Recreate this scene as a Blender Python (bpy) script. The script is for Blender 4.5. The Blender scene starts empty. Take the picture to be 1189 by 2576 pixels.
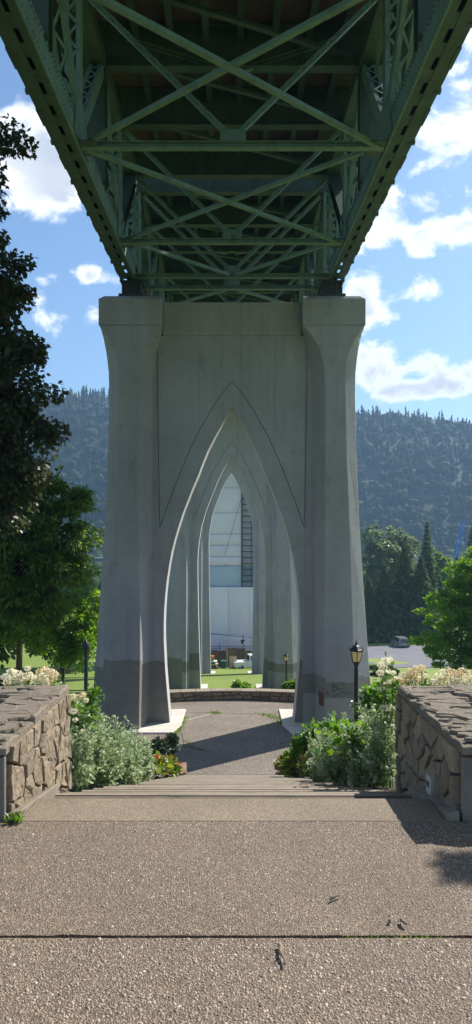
import bpy, bmesh, math, random
import numpy as np
from mathutils import Vector, Matrix, Quaternion
R = math.radians
random.seed(7)
rng = np.random.default_rng(11)
SC = bpy.context.scene
COL = SC.collection

# ------------------------------------------------------------------ camera
cam_d = bpy.data.cameras.new('camera')
cam = bpy.data.objects.new('camera', cam_d); COL.objects.link(cam)
cam.location = (0, 0, 1.6)
cam.rotation_euler = (R(90), 0, 0)
cam_d.sensor_fit = 'VERTICAL'; cam_d.sensor_height = 36.0; cam_d.sensor_width = 36.0
cam_d.lens = 26.0
cam_d.shift_y = 0.028; cam_d.shift_x = 0.0025
cam_d.clip_start = 0.05; cam_d.clip_end = 20000
SC.camera = cam
F = 1861.0                                   # focal length in photo units, used to turn measured angles into metres
def at(x, y, D):                             # measured direction + distance -> point in the place
    return Vector(((x-588)*D/F, D, 1.6-(y-1360)*D/F))

# ------------------------------------------------------------------ sky, sun, exposure
SUN_AZ, SUN_EL = 48.0, 42.0
world = bpy.data.worlds.new('World'); SC.world = world; world.use_nodes = True
def build_sky():
    nt = world.node_tree; nt.nodes.clear(); N = nt.nodes.new; L = nt.links.new
    def math_(op, a, b=None, c=None, clamp=False):
        n = N('ShaderNodeMath'); n.operation = op; n.use_clamp = clamp
        for i, v in enumerate((a, b, c)):
            if v is None: continue
            if isinstance(v, (int, float)): n.inputs[i].default_value = v
            else: L(v, n.inputs[i])
        return n.outputs[0]
    sky = N('ShaderNodeTexSky'); sky.sky_type = 'NISHITA'; sky.sun_disc = False
    sky.sun_elevation = R(SUN_EL); sky.sun_rotation = R(SUN_AZ)
    sky.air_density = 1.0; sky.dust_density = 0.6; sky.ozone_density = 2.2; sky.altitude = 50
    tc = N('ShaderNodeTexCoord'); sep = N('ShaderNodeSeparateXYZ'); L(tc.outputs['Generated'], sep.inputs[0])
    az = math_('ARCTAN2', sep.outputs[0], sep.outputs[1])
    el = math_('ARCSINE', sep.outputs[2])
    # cloud bodies: azimuth, elevation, half sizes in degrees
    px = [(105,415,100,92,1.5), (128,690,30,16,.55), (225,696,50,14,.45), (122,795,46,34,.62), (242,792,30,22,.6), (255,850,26,20,.55),
          (1130,300,80,62,.85), (1190,270,52,50,.8), (1085,425,62,24,.7), (1065,505,100,40,.9), (1045,575,120,40,.95), (1175,565,62,46,.95), (935,592,46,30,.75), (1190,490,50,34,.85),
          (1150,170,30,14,.6), (1175,90,38,34,1.0), (915,735,52,70,1), (925,785,56,38,1), (1020,736,72,30,.95), (990,790,20,14,.6),
          (940,915,72,46,1), (1060,912,52,26,.95), (1035,982,90,22,1), (1150,962,70,36,1), (1120,935,40,12,.7), (890,640,35,30,.8)]
    mask = None
    for x, y, rx, ry, s in px:
        u, v = (x-588)/F, (1360-y)/F
        a = math.atan2(u, 1); e = math.asin(v/math.sqrt(1+u*u+v*v))
        da = math_('MULTIPLY', math_('SUBTRACT', az, a), F/rx)
        de = math_('MULTIPLY', math_('SUBTRACT', el, e), F/ry)
        d2 = math_('ADD', math_('MULTIPLY', da, da), math_('MULTIPLY', de, de))
        m = math_('MULTIPLY', math_('SUBTRACT', 1.0, math_('MULTIPLY', d2, 0.5)), s)
        mask = m if mask is None else math_('SMOOTH_MAX', mask, m, 0.25)
    mask = math_('MAXIMUM', mask, -0.6)
    # the same broken cloud carries on over the rest of the sky
    frame_a = math_('SUBTRACT', 1.0, math_('MULTIPLY', math_('MULTIPLY', az, az), 6.0), clamp=True)
    frame_e = math_('SUBTRACT', 1.0, math_('MULTIPLY', math_('POWER', math_('ABSOLUTE', el), 2.0), 2.2), clamp=True)
    infr = math_('MULTIPLY', frame_a, frame_e)
    n0 = N('ShaderNodeTexNoise'); n0.inputs['Scale'].default_value = 3.0; n0.inputs['Detail'].default_value = 2
    L(tc.outputs['Generated'], n0.inputs['Vector'])
    rest = math_('SUBTRACT', math_('MULTIPLY', math_('SUBTRACT', n0.outputs[0], 0.55), 7.0), math_('MULTIPLY', infr, 6.0))
    mask = math_('MAXIMUM', mask, math_('MINIMUM', rest, 1.0))
    mp = N('ShaderNodeMapping'); mp.inputs['Scale'].default_value = (1, 1, 1.25); L(tc.outputs['Generated'], mp.inputs[0])
    n1 = N('ShaderNodeTexNoise'); n1.inputs['Scale'].default_value = 13; n1.inputs['Detail'].default_value = 9; n1.inputs['Roughness'].default_value = 0.62
    n1.inputs['Distortion'].default_value = 0.35
    L(mp.outputs[0], n1.inputs['Vector'])
    dens = math_('ADD', mask, math_('MULTIPLY', math_('SUBTRACT', n1.outputs[0], 0.5), 4.6))
    mr = N('ShaderNodeMapRange'); mr.interpolation_type = 'SMOOTHSTEP'
    mr.inputs['From Min'].default_value = 0.18; mr.inputs['From Max'].default_value = 0.95; L(dens, mr.inputs[0])
    mrs = N('ShaderNodeMapRange'); mrs.interpolation_type = 'SMOOTHSTEP'
    mrs.inputs['From Min'].default_value = 0.6; mrs.inputs['From Max'].default_value = 1.7; L(dens, mrs.inputs[0])
    n2 = N('ShaderNodeTexNoise'); n2.inputs['Scale'].default_value = 9; n2.inputs['Detail'].default_value = 5
    L(mp.outputs[0], n2.inputs['Vector'])
    core = math_('MULTIPLY', mrs.outputs[0], math_('MULTIPLY', n2.outputs[0], 1.7), clamp=True)
    cc = N('ShaderNodeMix'); cc.data_type = 'RGBA'
    cc.inputs['A'].default_value = (0.80, 0.82, 0.84, 1); cc.inputs['B'].default_value = (0.39, 0.43, 0.50, 1); L(core, cc.inputs['Factor'])
    sc_ = N('ShaderNodeMix'); sc_.data_type = 'RGBA'; sc_.blend_type = 'MULTIPLY'; sc_.inputs['Factor'].default_value = 1
    L(sky.outputs[0], sc_.inputs['A']); sc_.inputs['B'].default_value = (SKY_K*0.87, SKY_K*1.0, SKY_K*1.09, 1)
    fin = N('ShaderNodeMix'); fin.data_type = 'RGBA'
    L(mr.outputs[0], fin.inputs['Factor']); L(sc_.outputs['Result'], fin.inputs['A']); L(cc.outputs['Result'], fin.inputs['B'])
    bg = N('ShaderNodeBackground'); bg.inputs['Strength'].default_value = 1.0; L(fin.outputs['Result'], bg.inputs[0])
    out = N('ShaderNodeOutputWorld'); L(bg.outputs[0], out.inputs[0])
SKY_K = 0.092
build_sky()
sun_d = bpy.data.lights.new('sun', 'SUN'); sun_d.energy = 5.0; sun_d.angle = R(0.53); sun_d.color = (1.0, 0.945, 0.86)
sun = bpy.data.objects.new('sun', sun_d); COL.objects.link(sun)
to_sun = Vector((math.sin(R(SUN_AZ))*math.cos(R(SUN_EL)), math.cos(R(SUN_AZ))*math.cos(R(SUN_EL)), math.sin(R(SUN_EL))))
sun.rotation_euler = to_sun.to_track_quat('Z', 'Y').to_euler(); sun.location = (30, 30, 60)
SC.view_settings.view_transform = 'Standard'; SC.view_settings.look = 'None'
SC.view_settings.exposure = 0.82; SC.view_settings.gamma = 1.0; SC.view_settings.use_curve_mapping = False
SC.render.engine = 'CYCLES'
SC.cycles.use_denoising = True
SC.cycles.max_bounces = 8; SC.cycles.diffuse_bounces = 4; SC.cycles.volume_bounces = 1; SC.cycles.transparent_max_bounces = 8
SC.cycles.sample_clamp_indirect = 6.0

# ------------------------------------------------------------------ helpers
def tag(o, label=None, cat=None, group=None, kind=None):
    if label: o['label'] = label
    if cat: o['category'] = cat
    if group: o['group'] = group
    if kind: o['kind'] = kind
    return o
def empty(name, loc=(0,0,0), label=None, cat=None, group=None):
    o = bpy.data.objects.new(name, None); COL.objects.link(o); o.location = loc; o.empty_display_size = 0.2
    return tag(o, label, cat, group)
def link(name, me, mat, parent=None):
    o = bpy.data.objects.new(name, me); COL.objects.link(o)
    if mat is not None and not me.materials: me.materials.append(mat)
    if parent is not None:
        o.parent = parent
        o.matrix_parent_inverse = Matrix.Translation(-Vector(parent.location)) if parent.parent is None else Matrix.Translation(-(Vector(parent.location)))
    return o
def np_mesh(name, V, Fc, smooth=False):
    """V (n,3); Fc (m,k) index array, or list of such arrays"""
    if not isinstance(Fc, list): Fc = [Fc]
    Fc = [np.asarray(f, dtype=np.int32) for f in Fc if len(f)]
    me = bpy.data.meshes.new(name)
    V = np.asarray(V, dtype=np.float32)
    me.vertices.add(len(V)); me.vertices.foreach_set('co', V.ravel())
    nl = sum(f.size for f in Fc); npol = sum(len(f) for f in Fc)
    me.loops.add(nl); me.loops.foreach_set('vertex_index', np.concatenate([f.ravel() for f in Fc]))
    tot = np.concatenate([np.full(len(f), f.shape[1], dtype=np.int32) for f in Fc])
    st = np.concatenate([[0], np.cumsum(tot)[:-1]]).astype(np.int32)
    me.polygons.add(npol); me.polygons.foreach_set('loop_start', st)
    me.polygons.foreach_set('loop_total', tot)
    if smooth: me.polygons.foreach_set('use_smooth', np.ones(npol, dtype=bool))
    me.update(calc_edges=True)
    return me
class MB:
    def __init__(s): s.v = []; s.f = []
    def add(s, vs, fs):
        b = len(s.v); s.v += [tuple(v) for v in vs]; s.f += [tuple(b+i for i in f) for f in fs]; return s
    def box(s, x0, x1, y0, y1, z0, z1):
        vs = [(x0,y0,z0),(x1,y0,z0),(x1,y1,z0),(x0,y1,z0),(x0,y0,z1),(x1,y0,z1),(x1,y1,z1),(x0,y1,z1)]
        return s.add(vs, [(0,3,2,1),(4,5,6,7),(0,1,5,4),(1,2,6,5),(2,3,7,6),(3,0,4,7)])
    def beam(s, p0, p1, w, h, up=(0,0,1), ou=0, ov=0):
        p0 = Vector(p0); p1 = Vector(p1); d = (p1-p0).normalized(); up = Vector(up)
        a = d.cross(up)
        if a.length < 1e-4: a = d.cross(Vector((1,0,0)))
        a.normalize(); b = a.cross(d).normalized()
        vs = []
        for p in (p0, p1):
            for sa, sb in ((-1,-1),(1,-1),(1,1),(-1,1)):
                vs.append(p + a*(ou+sa*w/2) + b*(ov+sb*h/2))
        return s.add(vs, [(3,2,1,0),(4,5,6,7),(0,1,5,4),(1,2,6,5),(2,3,7,6),(3,0,4,7)])
    def hbeam(s, p0, p1, w, h, t=0.035, up=(0,0,1)):
        """flanges of width w, depth h measured along 'up'"""
        s.beam(p0, p1, w, t, up, 0, h/2-t/2); s.beam(p0, p1, w, t, up, 0, -h/2+t/2)
        return s.beam(p0, p1, t, h-2*t-0.002, up)
    def laced(s, p0, p1, w, h, up, step=None, t=0.03):
        """two side plates joined by zigzag lacing on both open faces"""
        p0 = Vector(p0); p1 = Vector(p1); d = p1-p0; Ln = d.length; d.normalize(); up = Vector(up)
        a = d.cross(up).normalized(); b = a.cross(d).normalized()
        for sa in (-1, 1):
            s.beam(p0, p1, t, h, up, sa*(w/2-t/2), 0)
            for sb in (-1, 1):
                s.beam(p0, p1, w*0.2, t, up, sa*(w/2-t-w*0.1), sb*(h/2-t/2))
        step = step or w*0.9; n = max(2, int(Ln/step))
        for sb in (-1, 1):
            for k in range(n):
                q0 = p0+d*(Ln*k/n)+b*(sb*(h/2+0.006)); q1 = p0+d*(Ln*(k+1)/n)+b*(sb*(h/2+0.006))
                sg = 1 if k % 2 else -1
                s.beam(q0+a*sg*w*0.33, q1-a*sg*w*0.33, 0.055, 0.012, b)
        return s
    def tube(s, pts, rad, n=8, cap=True):
        pts = [Vector(p) for p in pts]; m = len(pts)
        if not hasattr(rad, '__len__'): rad = [rad]*m
        base = len(s.v); prev = None
        for i, p in enumerate(pts):
            d = (pts[min(i+1, m-1)]-pts[max(i-1, 0)]).normalized()
            a = d.cross(Vector((0,0,1))) if prev is None else prev - d*prev.dot(d)
            if a.length < 1e-3: a = d.cross(Vector((1,0,0)))
            a.normalize(); prev = a; b = d.cross(a)
            for k in range(n):
                t = 2*math.pi*k/n
                s.v.append(tuple(p + (a*math.cos(t)+b*math.sin(t))*rad[i]))
        for i in range(m-1):
            for k in range(n):
                k2 = (k+1) % n
                s.f.append((base+i*n+k, base+i*n+k2, base+(i+1)*n+k2, base+(i+1)*n+k))
        if cap:
            s.f.append(tuple(base+k for k in reversed(range(n)))); s.f.append(tuple(base+(m-1)*n+k for k in range(n)))
        return s
    def lathe(s, prof, n=12, c=(0,0,0), rot=0):
        base = len(s.v); m = len(prof)
        for r, z in prof:
            for k in range(n):
                t = rot+2*math.pi*k/n
                s.v.append((c[0]+r*math.cos(t), c[1]+r*math.sin(t), c[2]+z))
        for i in range(m-1):
            for k in range(n):
                k2 = (k+1) % n
                s.f.append((base+i*n+k, base+i*n+k2, base+(i+1)*n+k2, base+(i+1)*n+k))
        s.f.append(tuple(base+k for k in reversed(range(n)))); s.f.append(tuple(base+(m-1)*n+k for k in range(n)))
        return s
    def prism(s, poly, z0, z1):
        n = len(poly)
        vs = [(x,y,z0) for x,y in poly]+[(x,y,z1) for x,y in poly]
        return s.add(vs, [tuple(reversed(range(n))), tuple(range(n,2*n))]+[(i,(i+1)%n,n+(i+1)%n,n+i) for i in range(n)])
    def mesh(s, name, smooth=False):
        me = bpy.data.meshes.new(name); me.from_pydata(s.v, [], s.f); me.update()
        if smooth:
            for p in me.polygons: p.use_smooth = True
        return me
    def build(s, name, mat, parent=None, smooth=False, bevel=0, kind=None):
        o = link(name, s.mesh(name, smooth), mat, parent)
        if bevel:
            b = o.modifiers.new('bevel', 'BEVEL'); b.width = bevel; b.segments = 2; b.limit_method = 'ANGLE'; b.angle_limit = R(35)
        if kind: o['kind'] = kind
        return o
def copy_tree(o, parent=None, loc=None):
    c = o.copy(); COL.objects.link(c)
    if parent is not None: c.parent = parent
    if loc is not None: c.location = loc
    for ch in o.children: copy_tree(ch, c)
    return c

# ------------------------------------------------------------------ materials
MATS = {}
def nodes_of(name):
    m = bpy.data.materials.new(name); m.use_nodes = True; nt = m.node_tree; nt.nodes.clear()
    out = nt.nodes.new('ShaderNodeOutputMaterial'); p = nt.nodes.new('ShaderNodeBsdfPrincipled')
    nt.links.new(p.outputs[0], out.inputs[0]); MATS[name] = m
    return m, nt, p, out
def ramp(nt, fac, stops):
    r = nt.nodes.new('ShaderNodeValToRGB'); e = r.color_ramp.elements
    while len(e) < len(stops): e.new(0.5)
    for i, (pos, c) in enumerate(stops): e[i].position = pos; e[i].color = (*c, 1) if len(c) == 3 else c
    nt.links.new(fac, r.inputs[0]); return r.outputs[0]
def noise(nt, vec, scale, detail=5, rough=0.55, dist=0):
    n = nt.nodes.new('ShaderNodeTexNoise'); n.inputs['Scale'].default_value = scale; n.inputs['Detail'].default_value = detail
    n.inputs['Roughness'].default_value = rough; n.inputs['Distortion'].default_value = dist
    if vec is not None: nt.links.new(vec, n.inputs['Vector'])
    return n.outputs[0]
def coords(nt, scale=(1,1,1), world=False):
    if world:
        g = nt.nodes.new('ShaderNodeNewGeometry'); o = g.outputs['Position']
    else:
        t = nt.nodes.new('ShaderNodeTexCoord'); o = t.outputs['Object']
    if scale == (1,1,1): return o
    m = nt.nodes.new('ShaderNodeMapping'); m.inputs['Scale'].default_value = scale; nt.links.new(o, m.inputs[0]); return m.outputs[0]
def mix(nt, fac, a, b, mode='MIX'):
    n = nt.nodes.new('ShaderNodeMix'); n.data_type = 'RGBA'; n.blend_type = mode
    for nm, v in (('Factor', fac), ('A', a), ('B', b)):
        if isinstance(v, (int, float)): n.inputs[nm].default_value = v
        elif isinstance(v, tuple): n.inputs[nm].default_value = (*v, 1) if len(v) == 3 else v
        else: nt.links.new(v, n.inputs[nm])
    return n.outputs['Result']
def mth(nt, op, a, b=None, clamp=False):
    n = nt.nodes.new('ShaderNodeMath'); n.operation = op; n.use_clamp = clamp
    for i, v in enumerate((a, b)):
        if v is None: continue
        if isinstance(v, (int, float)): n.inputs[i].default_value = v
        else: nt.links.new(v, n.inputs[i])
    return n.outputs[0]
def bump(nt, p, h, strength=0.4, dist=0.02):
    b = nt.nodes.new('ShaderNodeBump'); b.inputs['Strength'].default_value = strength; b.inputs['Distance'].default_value = dist
    nt.links.new(h, b.inputs['Height']); nt.links.new(b.outputs[0], p.inputs['Normal'])
def rnd_obj(nt):
    return nt.nodes.new('ShaderNodeObjectInfo').outputs['Random']
def simple(name, c1, c2, scale=3.0, rough=0.7, bs=0.2, bd=0.02, bscale=None, metal=0, obj_var=0.0, world=False, stretch=(1,1,1), spec=0.4):
    m, nt, p, out = nodes_of(name)
    v = coords(nt, stretch, world)
    n1 = noise(nt, v, scale, 6); n2 = noise(nt, v, scale*7.3, 4)
    f = mth(nt, 'ADD', mth(nt, 'MULTIPLY', n1, 0.7), mth(nt, 'MULTIPLY', n2, 0.3))
    c = ramp(nt, f, [(0.32, c1), (0.68, c2)])
    if obj_var:
        hv = nt.nodes.new('ShaderNodeHueSaturation'); nt.links.new(c, hv.inputs['Color'])
        r = rnd_obj(nt)
        nt.links.new(mth(nt, 'ADD', mth(nt, 'MULTIPLY', r, obj_var*2), 1-obj_var), hv.inputs['Value'])
        c = hv.outputs[0]
    nt.links.new(c, p.inputs['Base Color']); p.inputs['Roughness'].default_value = rough; p.inputs['Metallic'].default_value = metal
    p.inputs['Specular IOR Level'].default_value = spec
    if bs: bump(nt, p, noise(nt, v, bscale or scale*9, 6, 0.65), bs, bd)
    return m
def leafmat(name, cols, trans=0.35, rough=0.45, spec=0.5, tcol=None):
    """cols: list of colours spread at random over the leaves"""
    m, nt, p, out = nodes_of(name)
    g = nt.nodes.new('ShaderNodeNewGeometry')
    n = len(cols)
    c = ramp(nt, g.outputs['Random Per Island'], [(i/max(1, n-1), k) for i, k in enumerate(cols)])
    nt.links.new(c, p.inputs['Base Color']); p.inputs['Roughness'].default_value = rough; p.inputs['Specular IOR Level'].default_value = spec
    tr = nt.nodes.new('ShaderNodeBsdfTranslucent')
    hs = nt.nodes.new('ShaderNodeHueSaturation'); hs.inputs['Saturation'].default_value = 1.1; hs.inputs['Value'].default_value = 1.7
    hs.inputs['Hue'].default_value = 0.485
    nt.links.new(c, hs.inputs['Color']); nt.links.new(hs.outputs[0], tr.inputs[0])
    ms = nt.nodes.new('ShaderNodeMixShader'); ms.inputs[0].default_value = trans
    nt.links.new(p.outputs[0], ms.inputs[1]); nt.links.new(tr.outputs[0], ms.inputs[2]); nt.links.new(ms.outputs[0], out.inputs[0])
    return m

def steel_mat(name, c1, c2, rust):
    m, nt, p, out = nodes_of(name)
    v = coords(nt, world=True)
    n1 = noise(nt, v, 1.3, 7, 0.6); n2 = noise(nt, v, 9, 5, 0.6)
    c = ramp(nt, mth(nt, 'ADD', mth(nt, 'MULTIPLY', n1, 0.65), mth(nt, 'MULTIPLY', n2, 0.35)), [(0.34, c1), (0.66, c2)])
    gr = ramp(nt, noise(nt, coords(nt, (2.5, 2.5, 0.7), True), 1.4, 7, 0.68), [(0.50, (1,1,1)), (0.68, (0.55,0.56,0.55))])
    c = mix(nt, 0.8, c, gr, 'MULTIPLY')
    rs = ramp(nt, noise(nt, v, 3.1, 8, 0.72), [(0.615, (0,0,0)), (0.70, (1,1,1))])
    c = mix(nt, mth(nt, 'MULTIPLY', rs, rust), c, (0.11, 0.052, 0.024))
    nt.links.new(c, p.inputs['Base Color']); p.inputs['Roughness'].default_value = 0.55; p.inputs['Specular IOR Level'].default_value = 0.4
    bump(nt, p, mth(nt, 'ADD', noise(nt, v, 24, 4, 0.6), mth(nt, 'MULTIPLY', rs, 0.4)), 0.25, 0.004)
    return m
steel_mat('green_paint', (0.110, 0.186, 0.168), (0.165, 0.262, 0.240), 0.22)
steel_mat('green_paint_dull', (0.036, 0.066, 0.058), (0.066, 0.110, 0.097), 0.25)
simple('deck_concrete', (0.060, 0.050, 0.042), (0.150, 0.120, 0.100), 0.8, 0.9, 0.3, 0.01, 9)
simple('bearing_steel', (0.02, 0.028, 0.03), (0.05, 0.06, 0.06), 3, 0.6, 0.3, 0.004, 30)
simple('step_concrete', (0.165, 0.134, 0.099), (0.25, 0.209, 0.158), 2.2, 0.9, 0.5, 0.006, 90, obj_var=0.10, world=True)
simple('tread_dirt', (0.07, 0.056, 0.041), (0.15, 0.123, 0.092), 5, 0.9, 0.4, 0.006, 60, obj_var=0.3, world=True)
simple('nosing_concrete', (0.18, 0.147, 0.11), (0.29, 0.242, 0.184), 4, 0.85, 0.3, 0.004, 60, obj_var=0.12, world=True)
simple('pad_concrete', (0.46, 0.43, 0.38), (0.62, 0.59, 0.53), 2.5, 0.85, 0.3, 0.01, 30)
simple('smooth_slab', (0.13, 0.12, 0.10), (0.22, 0.20, 0.17), 3.5, 0.85, 0.35, 0.006, 40)
simple('mortar', (0.06, 0.05, 0.04), (0.13, 0.11, 0.085), 6, 0.95, 0.6, 0.02, 40)
simple('soil', (0.030, 0.022, 0.015), (0.075, 0.055, 0.038), 5, 0.95, 0.8, 0.04, 30)
simple('bark', (0.030, 0.022, 0.017), (0.085, 0.062, 0.045), 4, 0.9, 0.8, 0.03, 18, stretch=(1,1,0.25))
simple('bark_warm', (0.07, 0.045, 0.028), (0.15, 0.10, 0.062), 4, 0.9, 0.8, 0.03, 18, stretch=(1,1,0.25))
simple('twig_bark', (0.05, 0.037, 0.028), (0.15, 0.12, 0.095), 25, 0.9, 0.6, 0.004, 90)
simple('twig_wood', (0.14, 0.105, 0.078), (0.32, 0.26, 0.20), 25, 0.9, 0.6, 0.004, 90)
simple('lamp_iron', (0.006, 0.009, 0.009), (0.016, 0.021, 0.021), 5, 0.38, 0.15, 0.003, 30, spec=0.5)
simple('asphalt', (0.115, 0.115, 0.125), (0.165, 0.165, 0.175), 0.25, 0.9, 0.3, 0.02, 8, world=True)
simple('brick_red', (0.17, 0.085, 0.055), (0.30, 0.17, 0.12), 12, 0.9, 0.5, 0.006, 60, obj_var=0.25)
simple('tarp_white', (0.74, 0.71, 0.86), (0.84, 0.81, 0.94), 0.35, 0.55, 0.5, 0.05, 1.6, obj_var=0.05, world=True)
simple('tarp_blue', (0.40, 0.50, 0.68), (0.50, 0.60, 0.76), 0.35, 0.55, 0.4, 0.05, 1.6, world=True)
simple('scaffold_steel', (0.03, 0.035, 0.05), (0.07, 0.08, 0.10), 3, 0.5, 0.1, 0.01)
simple('plywood', (0.085, 0.055, 0.035), (0.17, 0.115, 0.075), 1.2, 0.85, 0.3, 0.02, 8, obj_var=0.3, stretch=(1,1,0.2))
simple('black_tarp', (0.012, 0.013, 0.016), (0.03, 0.032, 0.036), 2, 0.6, 0.4, 0.04, 4)
simple('tyre', (0.012, 0.012, 0.012), (0.03, 0.03, 0.03), 8, 0.85, 0.2, 0.005)
simple('car_silver', (0.20, 0.21, 0.22), (0.26, 0.27, 0.28), 1, 0.3, 0, metal=0.5)
simple('car_dark', (0.035, 0.040, 0.048), (0.05, 0.056, 0.066), 1, 0.3, 0, metal=0.3)
simple('car_white', (0.62, 0.63, 0.63), (0.74, 0.74, 0.74), 1, 0.35, 0)
simple('car_glass', (0.012, 0.015, 0.018), (0.02, 0.024, 0.03), 1, 0.08, 0, spec=0.8)
simple('red_plastic', (0.30, 0.03, 0.02), (0.42, 0.05, 0.03), 2, 0.4, 0)
simple('orange_plastic', (0.55, 0.14, 0.02), (0.70, 0.20, 0.03), 2, 0.5, 0)
simple('crane_blue', (0.06, 0.20, 0.55), (0.10, 0.30, 0.70), 1, 0.4, 0)
simple('building_pale', (0.40, 0.37, 0.33), (0.55, 0.52, 0.47), 0.2, 0.8, 0)
simple('roof_dark', (0.10, 0.11, 0.13), (0.16, 0.17, 0.19), 0.2, 0.8, 0)
simple('white_plastic', (0.62, 0.62, 0.58), (0.72, 0.72, 0.68), 9, 0.5, 0.1, 0.002)
simple('lumber', (0.35, 0.27, 0.18), (0.52, 0.42, 0.30), 4, 0.8, 0.2, 0.01, obj_var=0.2)
simple('green_tarp', (0.02, 0.09, 0.05), (0.04, 0.14, 0.08), 2, 0.6, 0.3, 0.03)
simple('fixture_metal', (0.38, 0.37, 0.33), (0.50, 0.48, 0.43), 12, 0.5, 0.15, 0.003)
simple('graffiti_ink', (0.030, 0.032, 0.036), (0.06, 0.062, 0.066), 9, 0.8, 0)
simple('red_paint', (0.075, 0.022, 0.017), (0.17, 0.055, 0.040), 14, 0.75, 0.2, 0.004)

def stone_mat(name, cols, cleft=(1,1,1), bs=0.9, bd=0.02):
    m, nt, p, out = nodes_of(name)
    v = coords(nt, cleft); r = rnd_obj(nt)
    base = ramp(nt, r, [(i/(len(cols)-1), c) for i, c in enumerate(cols)])
    n1 = noise(nt, v, 11, 9, 0.72, 0.8); n2 = noise(nt, v, 45, 5, 0.6)
    lum = mth(nt, 'ADD', mth(nt, 'MULTIPLY', n1, 0.75), mth(nt, 'MULTIPLY', n2, 0.35))
    k = ramp(nt, lum, [(0.36, (0.30, 0.28, 0.26)), (0.47, (0.85, 0.84, 0.82)), (0.60, (1.05, 1.04, 1.02)), (0.75, (1.3, 1.27, 1.2))])
    c = mix(nt, 1.0, base, k, 'MULTIPLY')
    lich = ramp(nt, noise(nt, coords(nt), 5, 5, 0.7), [(0.62, (0,0,0)), (0.70, (1,1,1))])
    c = mix(nt, mth(nt, 'MULTIPLY', lich, 0.35), c, (0.12, 0.105, 0.045))
    nt.links.new(c, p.inputs['Base Color']); p.inputs['Roughness'].default_value = 0.88
    h = mth(nt, 'ADD', n1, mth(nt, 'MULTIPLY', n2, 0.35))
    bump(nt, p, h, bs, bd)
    return m
stone_mat('wall_stone', [(0.175,0.130,0.086), (0.315,0.245,0.165), (0.235,0.195,0.145), (0.275,0.205,0.135), (0.355,0.28,0.19), (0.20,0.155,0.11), (0.295,0.235,0.165)], (1.6,0.7,0.7), 1.0, 0.03)
stone_mat('coping_stone', [(0.29,0.24,0.18), (0.37,0.31,0.235), (0.33,0.27,0.20), (0.38,0.32,0.245)], (0.55,3.6,1), 1.0, 0.06)
stone_mat('plaza_stone', [(0.17,0.135,0.095), (0.27,0.22,0.16), (0.21,0.175,0.135), (0.33,0.27,0.20)], (1,1,1), 0.8, 0.03)

# exposed aggregate paving (matrix between the real pebbles) and far aggregate
def aggregate(name, scale, dark, light, bs):
    m, nt, p, out = nodes_of(name)
    v = coords(nt, world=True)
    vo = nt.nodes.new('ShaderNodeTexVoronoi'); vo.inputs['Scale'].default_value = scale; nt.links.new(v, vo.inputs['Vector'])
    peb = ramp(nt, vo.outputs['Color'], [(0.0, tuple(0.75*x for x in dark)), (0.45, dark), (0.8, light), (1.0, tuple(1.35*x for x in light))])
    gap = ramp(nt, vo.outputs['Distance'], [(0.35, (1,1,1)), (0.75, (0.55,0.52,0.48))])
    c = mix(nt, 1.0, peb, gap, 'MULTIPLY')
    big = ramp(nt, noise(nt, v, 0.9, 6, 0.6), [(0.3, (0.78,0.77,0.76)), (0.7, (1.12,1.1,1.06))])
    c = mix(nt, 1.0, c, big, 'MULTIPLY')
    nt.links.new(c, p.inputs['Base Color']); p.inputs['Roughness'].default_value = 0.8
    inv = mth(nt, 'SUBTRACT', 1.0, vo.outputs['Distance'])
    bump(nt, p, inv, bs, 0.008)
    return m
aggregate('aggregate_near', 120, (0.160, 0.119, 0.082), (0.275, 0.209, 0.148), 0.6)
aggregate('aggregate_fine', 190, (0.225, 0.178, 0.128), (0.35, 0.282, 0.207), 0.35)
aggregate('aggregate_plaza', 38, (0.18, 0.152, 0.124), (0.30, 0.255, 0.21), 0.6)
m, nt, p, out = nodes_of('pebbles')
g = nt.nodes.new('ShaderNodeNewGeometry')
c = ramp(nt, g.outputs['Random Per Island'], [(0.0,(0.12,0.090,0.060)), (0.22,(0.238,0.177,0.125)), (0.5,(0.306,0.232,0.167)), (0.72,(0.366,0.286,0.210)), (0.88,(0.21,0.180,0.140)), (1.0,(0.56,0.475,0.365))])
big = ramp(nt, noise(nt, g.outputs['Position'], 1.1, 6, 0.6), [(0.3, (0.74,0.73,0.71)), (0.5, (0.98,0.97,0.95)), (0.7, (1.15,1.12,1.06))])
st_ = ramp(nt, noise(nt, g.outputs['Position'], 3.6, 7, 0.7), [(0.30, (0.62,0.60,0.57)), (0.42, (1,1,1))])
c = mix(nt, 0.8, c, st_, 'MULTIPLY')
nt.links.new(mix(nt, 1.0, c, big, 'MULTIPLY'), p.inputs['Base Color']); p.inputs['Roughness'].default_value = 0.5

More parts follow.
